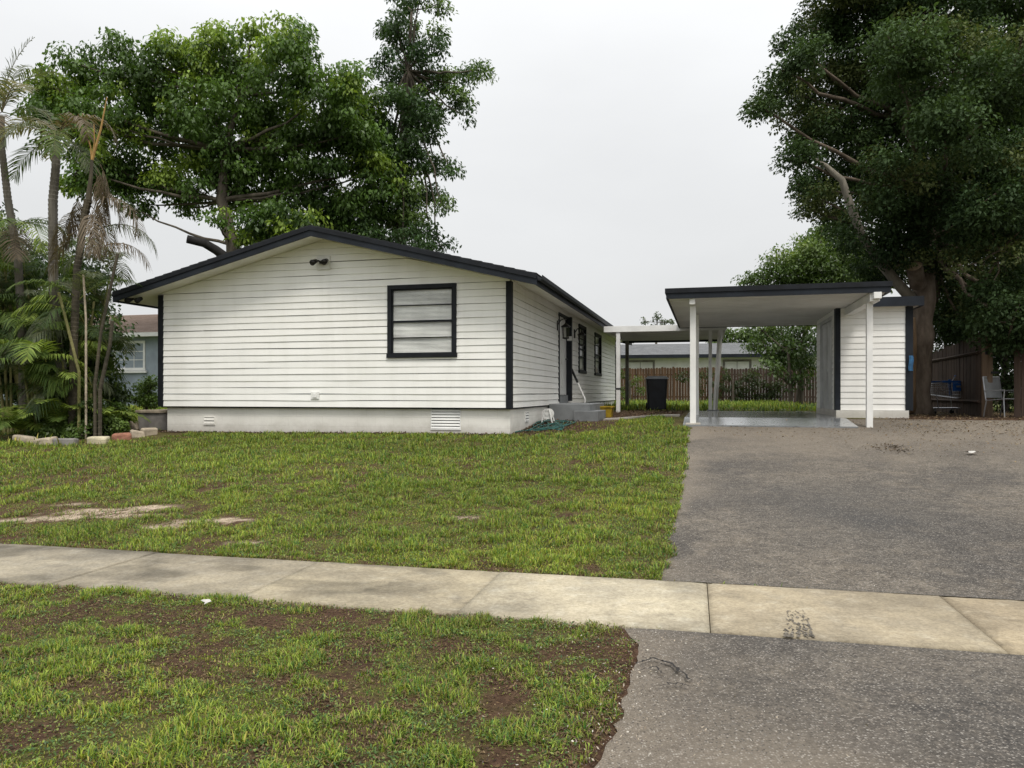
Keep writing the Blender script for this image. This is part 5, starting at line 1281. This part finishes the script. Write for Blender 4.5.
DEAD = [(.085, .065, .043), (.185, .145, .10), (.17, .125, .08)]
PALE = [(.17, .17, .105), (.30, .27, .19), (.26, .2, .12)]
def ringed(mb, pts, rad, n=10, step=.09):
    pts = [Vector(p) for p in pts]; out = []; rr = []
    for i in range(len(pts) - 1):
        L = (pts[i + 1] - pts[i]).length; m = max(2, int(L / step))
        for k in range(m):
            f = k / m; r = rad[i] + (rad[i + 1] - rad[i]) * f; p = pts[i].lerp(pts[i + 1], f)
            out += [p, p.lerp(pts[i + 1], .2 / m * 1)]; rr += [r * 1.09, r * .95]
    mb.tube(out, rr, n)
dP = 16.2
# 1: ringed grey trunk with a crown of bent fading leaves
random.seed(21)
b0 = gp(66, dP); top = at(57, 138, dP)
pm = thing('palm_tree', 'palm with ringed grey trunk and bent straw-coloured top leaves', 'palm', b0)
mb = MB(); ringed(mb, [b0, at(62, 372, dP), at(56, 328, dP), at(53, 270, dP), at(53, 200, dP), at(56, 165, dP), top], [.105, .10, .095, .09, .088, .08, .06]); mb.build('trunk', M['palmtrunk'], pm, smooth=False, off=b0)
for k, (az, L, el, bd, pal) in enumerate(((2.9, 1.5, 1.0, 2.0, PALE), (.2, 1.6, 1.1, 2.7, DEAD), (-.5, 1.5, 1.0, 2.9, DEAD), (3.4, 1.6, .5, 2.0, PALE), (2.2, 1.5, .7, 1.9, PALE), (1.2, 1.5, .9, 2.2, GREEN), (4.3, 1.5, .4, 2.0, DULL), (5.2, 1.4, .2, 1.8, GREEN), (2.6, 1.6, 1.2, 1.6, DULL), (3.1, 1.3, -.3, 1.1, GREEN), (5.9, 1.3, -.2, 1.2, DULL))):
    add_frond(pm, b0, az, L, el, bd, top, pal, seed=100 + k, ll=.5, lw=.034 if pal in (PALE, DEAD) else .026, droop=.9 if pal is not GREEN else .7, dens=.9)
# 2: palm at the left edge, upright feathery top
b0 = gp(24, 16.8); top = at(2, 112, 16.8)
pm = thing('palm_tree', 'tall curved palm at the left edge with upright feathery leaves', 'palm', b0)
mb = MB(); ringed(mb, [b0, at(22, 330, 16.8), at(18, 260, 16.8), at(8, 200, 16.8), at(2, 150, 16.8), top], [.085, .08, .08, .075, .065, .05]); mb.build('trunk', M['palmtrunk'], pm, off=b0)
for k, (az, L, el, bd, pal) in enumerate(((.5, 1.9, 1.5, .6, DULL), (1.6, 1.7, 1.35, .8, DULL), (3.0, 1.8, 1.3, 1.0, DULL), (0.0, 1.6, 1.15, 1.3, DULL), (4.4, 1.7, 1.2, 1.1, GREEN), (5.6, 1.6, .8, 1.7, PALE), (2.4, 1.5, .9, 1.6, DULL), (0.1, 1.5, -.2, 1.2, GREEN), (5.0, 1.4, -.5, .9, DEAD))):
    add_frond(pm, b0, az, L, el, bd, top, pal, seed=130 + k, ll=.5, lw=.032, droop=.6, dens=.85)
# lower skirt of that palm
for k, (az, L, el, bd, pal) in enumerate(((.2, 1.5, .3, 1.6, GREEN), (5.8, 1.5, .1, 1.5, BRIGHT), (4.9, 1.4, .2, 1.6, GREEN), (.9, 1.4, .6, 1.8, GREEN), (5.3, 1.2, -.4, 1.0, DEAD))):
    add_frond(pm, b0, az, L, el, bd, at(14, 225, 16.8), pal, seed=150 + k, ll=.5, lw=.024, droop=.8)
# 3: broken-topped palm, orange stalks and a skirt of dead leaves
b0 = gp(72, 15.8); top = at(92, 160, 15.8)
pm = thing('palm_tree', 'leaning palm with bare orange stalks and hanging dead brown leaves', 'palm', b0)
mb = MB(); ringed(mb, [b0, at(74, 340, 15.8), at(77, 270, 15.8), at(84, 220, 15.8), at(89, 195, 15.8)], [.08, .075, .07, .065, .08]); mb.tube([at(88.5, 203, 15.8), at(89, 194, 15.8), at(91, 175, 15.8), top], [.07, .055, .035, .03], 8); mb.build('trunk', M['darkcane'], pm, off=b0)
OR = plain('orange_stalk', (.36, .215, .07), .7, .25, 6)
for (q, r) in (((107, 97), .022), ((94, 124), .014), ((86, 132), .014)):
    mb = MB(); mb.tube([top, top.lerp(at(q[0], q[1], 15.8), .5) + Vector((.03, 0, 0)), at(q[0], q[1], 15.8)], [r * 1.5, r, r * .5], 6); mb.build('stalk', OR, pm, off=b0)
for k, (az, L, el, bd, px, py) in enumerate(((.1, 1.1, -.6, 1.2, 96, 182), (-.2, 1.5, .2, 2.1, 95, 200), (2.9, 1.2, -.4, 1.3, 86, 205), (.4, 1.5, .6, 2.2, 94, 232), (5.2, 1.2, -.6, 1.0, 92, 210), (3.3, 1.1, -.7, .9, 80, 228), (.0, 1.3, .5, 1.9, 96, 250), (1.5, 1.2, -.4, 1.2, 90, 205))):
    add_frond(pm, b0, az, L, el, bd, at(px, py, 15.8), DEAD if k != 3 else DULL, seed=170 + k, ll=.42, lw=.022, droop=1.7, dens=.9)
for k, (az, px, py) in enumerate(((.3, 104, 172), (.1, 101, 176), (-.4, 100, 182), (2.9, 84, 202), (.2, 98, 205), (-.3, 92, 215), (3.3, 78, 214), (.5, 103, 190))):
    add_frond(pm, b0, az, .85 + .1 * (k % 3), -1.15, .45, at(px - 4, py - 8, 15.75 + .03 * k), DEAD, seed=210 + k, ll=.30, lw=.022, droop=1.8, vee=-.4)
for k, (az, L, el, bd) in enumerate(((.4, 1.3, .9, 1.4), (2.6, 1.4, .9, 1.7), (4.0, 1.4, .7, 1.5), (5.5, 1.3, 1.0, 1.6))):
    add_frond(pm, b0, az, L, el, bd, at(79, 300, 15.8), [GREEN, DULL][k % 2], seed=190 + k, ll=.45, lw=.022, droop=.8)
# loose canes
for (pts, r, mt, lb) in (([(57, 286), (66, 320), (79, 372)], .028, 'cane', 'thin yellow-green palm cane leaning in front of ringed trunk'),
                         ([(119, 248), (110, 290), (101, 332), (95, 385)], .03, 'darkcane', 'long dark leafless cane leaning toward the roof'),
                         ([(113, 315), (110, 345), (100, 390)], .035, 'darkcane', 'short dark cane in front of the blue-grey house window'),
                         ([(83, 268), (86, 320), (86, 350)], .02, 'palestone', 'thin pale straight cane behind the palm leaves')):
    d_ = 15.5; P = [at(px, py, d_) for px, py in pts]; g_ = P[-1].copy(); g_.z = float(terr(g_.x, g_.y)) - .03
    mb = MB(); ringed(mb, [g_] + P[::-1], [r * 1.1] * 2 + [r] * (len(P) - 1), 7, .12); o = mb.build('palm_cane', M[mt]); tag(o, lb, 'cane')
# clumping palms: many fronds from the base
def clump_palm(px, d, n, fr, label, seed, hts, cane=.028, lim=112):
    b0 = gp(px, d); b0.z += .08; pm = thing('clump_palm', label, 'palm', b0); rg = random.Random(seed)
    for k in range(n):
        a = rg.uniform(0, 6.28); p = Vector((b0.x + .3 * math.cos(a), b0.y + .22 * math.sin(a), b0.z - .06)); h = hts[0] + (hts[1] - hts[0]) * (k + rg.random()) / n
        q = p + Vector((.16 * math.cos(a) * h, .14 * math.sin(a) * h, h)); mb = MB(); ringed(mb, [p, p.lerp(q, .5) + Vector((0, 0, .05)), q], [cane, cane, cane * .7], 7, .14); mb.build('cane', M['cane'], pm, off=b0)
        for j in range(fr):
            az = a + rg.uniform(-2.6, 2.6); L = rg.uniform(.95, 1.5); tip = CX + (q.x + .8 * L * math.cos(az)) * F / d
            if tip > lim: az = math.pi - az
            if tip > lim + 45 or CX + (q.x + .8 * L * math.cos(az)) * F / d > lim + 10: continue
            add_frond(pm, b0, az, L, rg.uniform(.6, 1.4), rg.uniform(1.5, 2.6), q, rg.choice([GREEN, GREEN, DEEP, DEEP, BRIGHT, DULL]), seed=seed * 90 + k * 9 + j, nl=30, ll=rg.uniform(.36, .50), lw=.024, droop=rg.uniform(.8, 1.5))
DEEP = [(.022, .045, .013), (.060, .095, .026), (.09, .10, .04)]
clump_palm(14, 16.6, 7, 5, 'bushy clump palm at the left edge below tall trunks', 1, (.6, 3.0))
clump_palm(48, 16.1, 7, 5, 'dense clump palm in the middle of the bed', 2, (.4, 2.6))
clump_palm(80, 16.4, 6, 5, 'clump palm nearest the blue-grey house with arching leaves', 3, (.4, 2.5), lim=108)
clump_palm(-25, 17, 6, 4, 'clump palm cut off by the left picture edge', 4, (1.2, 3.2))
clump_palm(40, 17.4, 10, 5, 'taller clump palm at the back of the bed', 5, (2.0, 4.6))
clump_palm(68, 17.2, 8, 5, 'clump palm between the two tall leaning trunks', 6, (1.6, 4.0), lim=104)
b0 = gp(22, 15.9); b0.z += .06
pm = thing('young_palm', 'young palm with spreading bright leaves at the left of the bed', 'palm', b0)
for k in range(14):
    az = -1.57 + (k - 6.5) * .4; add_frond(pm, b0, az, (.8 + .2 * (k % 3)), 1.2 - .25 * (k % 2), 1.8, (b0.x, b0.y, b0.z + .1), [BRIGHT, GREEN, BRIGHT][k % 3], seed=380 + k, ll=.36, lw=.026, droop=.6)
# bright leaves in front, low plants
b0 = gp(58, 15.9); b0.z += .06
pm = thing('young_palm', 'young bright green palm at the front of the bed', 'palm', b0)
for k in range(16):
    az = -1.57 + (k - 7.5) * .36; add_frond(pm, b0, az, (.85 + .25 * (k % 3)), 1.25 - .2 * (k % 2), 1.7, (b0.x, b0.y, b0.z + .15), BRIGHT if k % 3 else GREEN, seed=300 + k, ll=.36, lw=.024, droop=.5)
add_frond(pm, b0, -1.45, 1.15, 1.1, 2.6, at(46, 362, 15.3), BRIGHT, seed=330, ll=.48, lw=.03, droop=.5)
b0 = gp(100, 16.4); b0.z += .06
pm = thing('young_palm', 'young palm with long low leaves beside the edging stones', 'palm', b0)
for k in range(14):
    az = -1.57 + (k - 6.5) * .4; add_frond(pm, b0, az, (.75 + .2 * (k % 3)), 1.2 - .25 * (k % 2), 1.8, (b0.x, b0.y, b0.z + .1), [GREEN, BRIGHT, BRIGHT][k % 3], seed=340 + k, ll=.34, lw=.03, droop=.6)
def low(px, py, wpx, hpx, label, seed, pal, L=.075):
    x, y, zg = ground(px, py); d_ = y + .25; bl = []
    rg = random.Random(seed)
    for k in range(7): bl.append((px + rg.uniform(-.5, .5) * wpx, py - rg.uniform(.2, .9) * hpx, wpx * .2 + 4))
    tree('bed_plant', label, 'plant', [(gp(px, d_), .03), (at(px, py - hpx * .4, d_), .02), (at(px, py - hpx * .6, d_), .012)], B(bl, d_, .9, .2), seed, L, pal, 60, .17, 50, 'bark', droop=.35)
LOWP = [(.055, .105, .022), (.15, .23, .05)]
low(58, 436, 30, 30, 'low leafy plant at the front of the palm bed', 71, LOWP)
low(88, 438, 30, 34, 'low leafy plant behind the cream edging stone', 72, [(.035, .065, .018), (.08, .125, .032)])
low(112, 432, 34, 40, 'broad leafy plant behind the red brick', 73, LOWP)
low(95, 412, 36, 40, 'taller dark leafy plant in the middle of the bed', 74, [(.03, .055, .016), (.075, .11, .03)], .09)
low(30, 432, 24, 26, 'low leafy plant at the left end of the edging', 75, [(.05, .085, .02), (.12, .16, .04)])
low(118, 437, 16, 16, 'small bright leafy plant between the red brick and the planter', 77, [(.08, .13, .03), (.18, .26, .06)])
low(76, 440, 20, 16, 'small bright leafy plant just behind the grey edging stone', 78, [(.07, .12, .03), (.17, .25, .05)])
low(44, 440, 20, 20, 'feathery low plant behind the tan edging stones', 79, [(.06, .10, .025), (.14, .21, .05)])
low(62, 412, 34, 34, 'leafy bright plant filling the bed below the drooping palm leaf', 82, [(.06, .11, .022), (.16, .24, .05)], .085)
low(104, 404, 30, 36, 'leafy bright plant below the dark leaning cane', 83, [(.055, .10, .022), (.14, .21, .05)], .085)
low(28, 414, 34, 30, 'leafy plant left of the ringed trunk base', 84, [(.05, .09, .022), (.13, .20, .045)], .085)
low(70, 408, 40, 40, 'dark leafy filler plant between the palm trunks', 76, [(.028, .05, .015), (.06, .095, .026)], .09)

for i, (px, py, d_, rr, lb) in enumerate(((20, 345, 18.2, 34, 'dense dark shrub behind the palms at the left edge'), (58, 350, 18.0, 36, 'dense dark shrub between the tall palm trunks'), (92, 365, 17.6, 26, 'dark shrub in front of the blue-grey house wall'), (40, 300, 19, 34, 'tall dark shrub high behind the ringed palm trunk'))):
    rg_ = random.Random(i); bl = [(px + rg_.uniform(-.8, .8) * rr, py + rg_.uniform(-.9, 1.2) * rr, rr * rg_.uniform(.35, .55)) for _ in range(11)]
    tree('bed_shrub', lb, 'shrub', [(gp(px, d_), .05), (at(px, 380, d_), .04), (at(px, 350, d_), .025)], B(bl, d_, 1.0, .5), 80 + i, .13, [(.022, .042, .013), (.06, .095, .026), (.10, .15, .04), (.1, 0, 0)], 60, .32, 18, 'bark', droop=.9)

tree('backdrop_tree', 'green treetop showing between the carport and the grey far roof', 'tree', [(gp(735, 58), .2), (at(735, 360, 58), .15), (at(735, 345, 58), .1)],
     B([(722, 336, 7), (734, 334, 8), (746, 336, 8), (758, 338, 9), (714, 341, 5), (770, 334, 10)], 58, .8, .4), 91, .26, [(.05, .09, .022), (.11, .165, .045)], 60, .7, 9, 'bark', droop=.5)
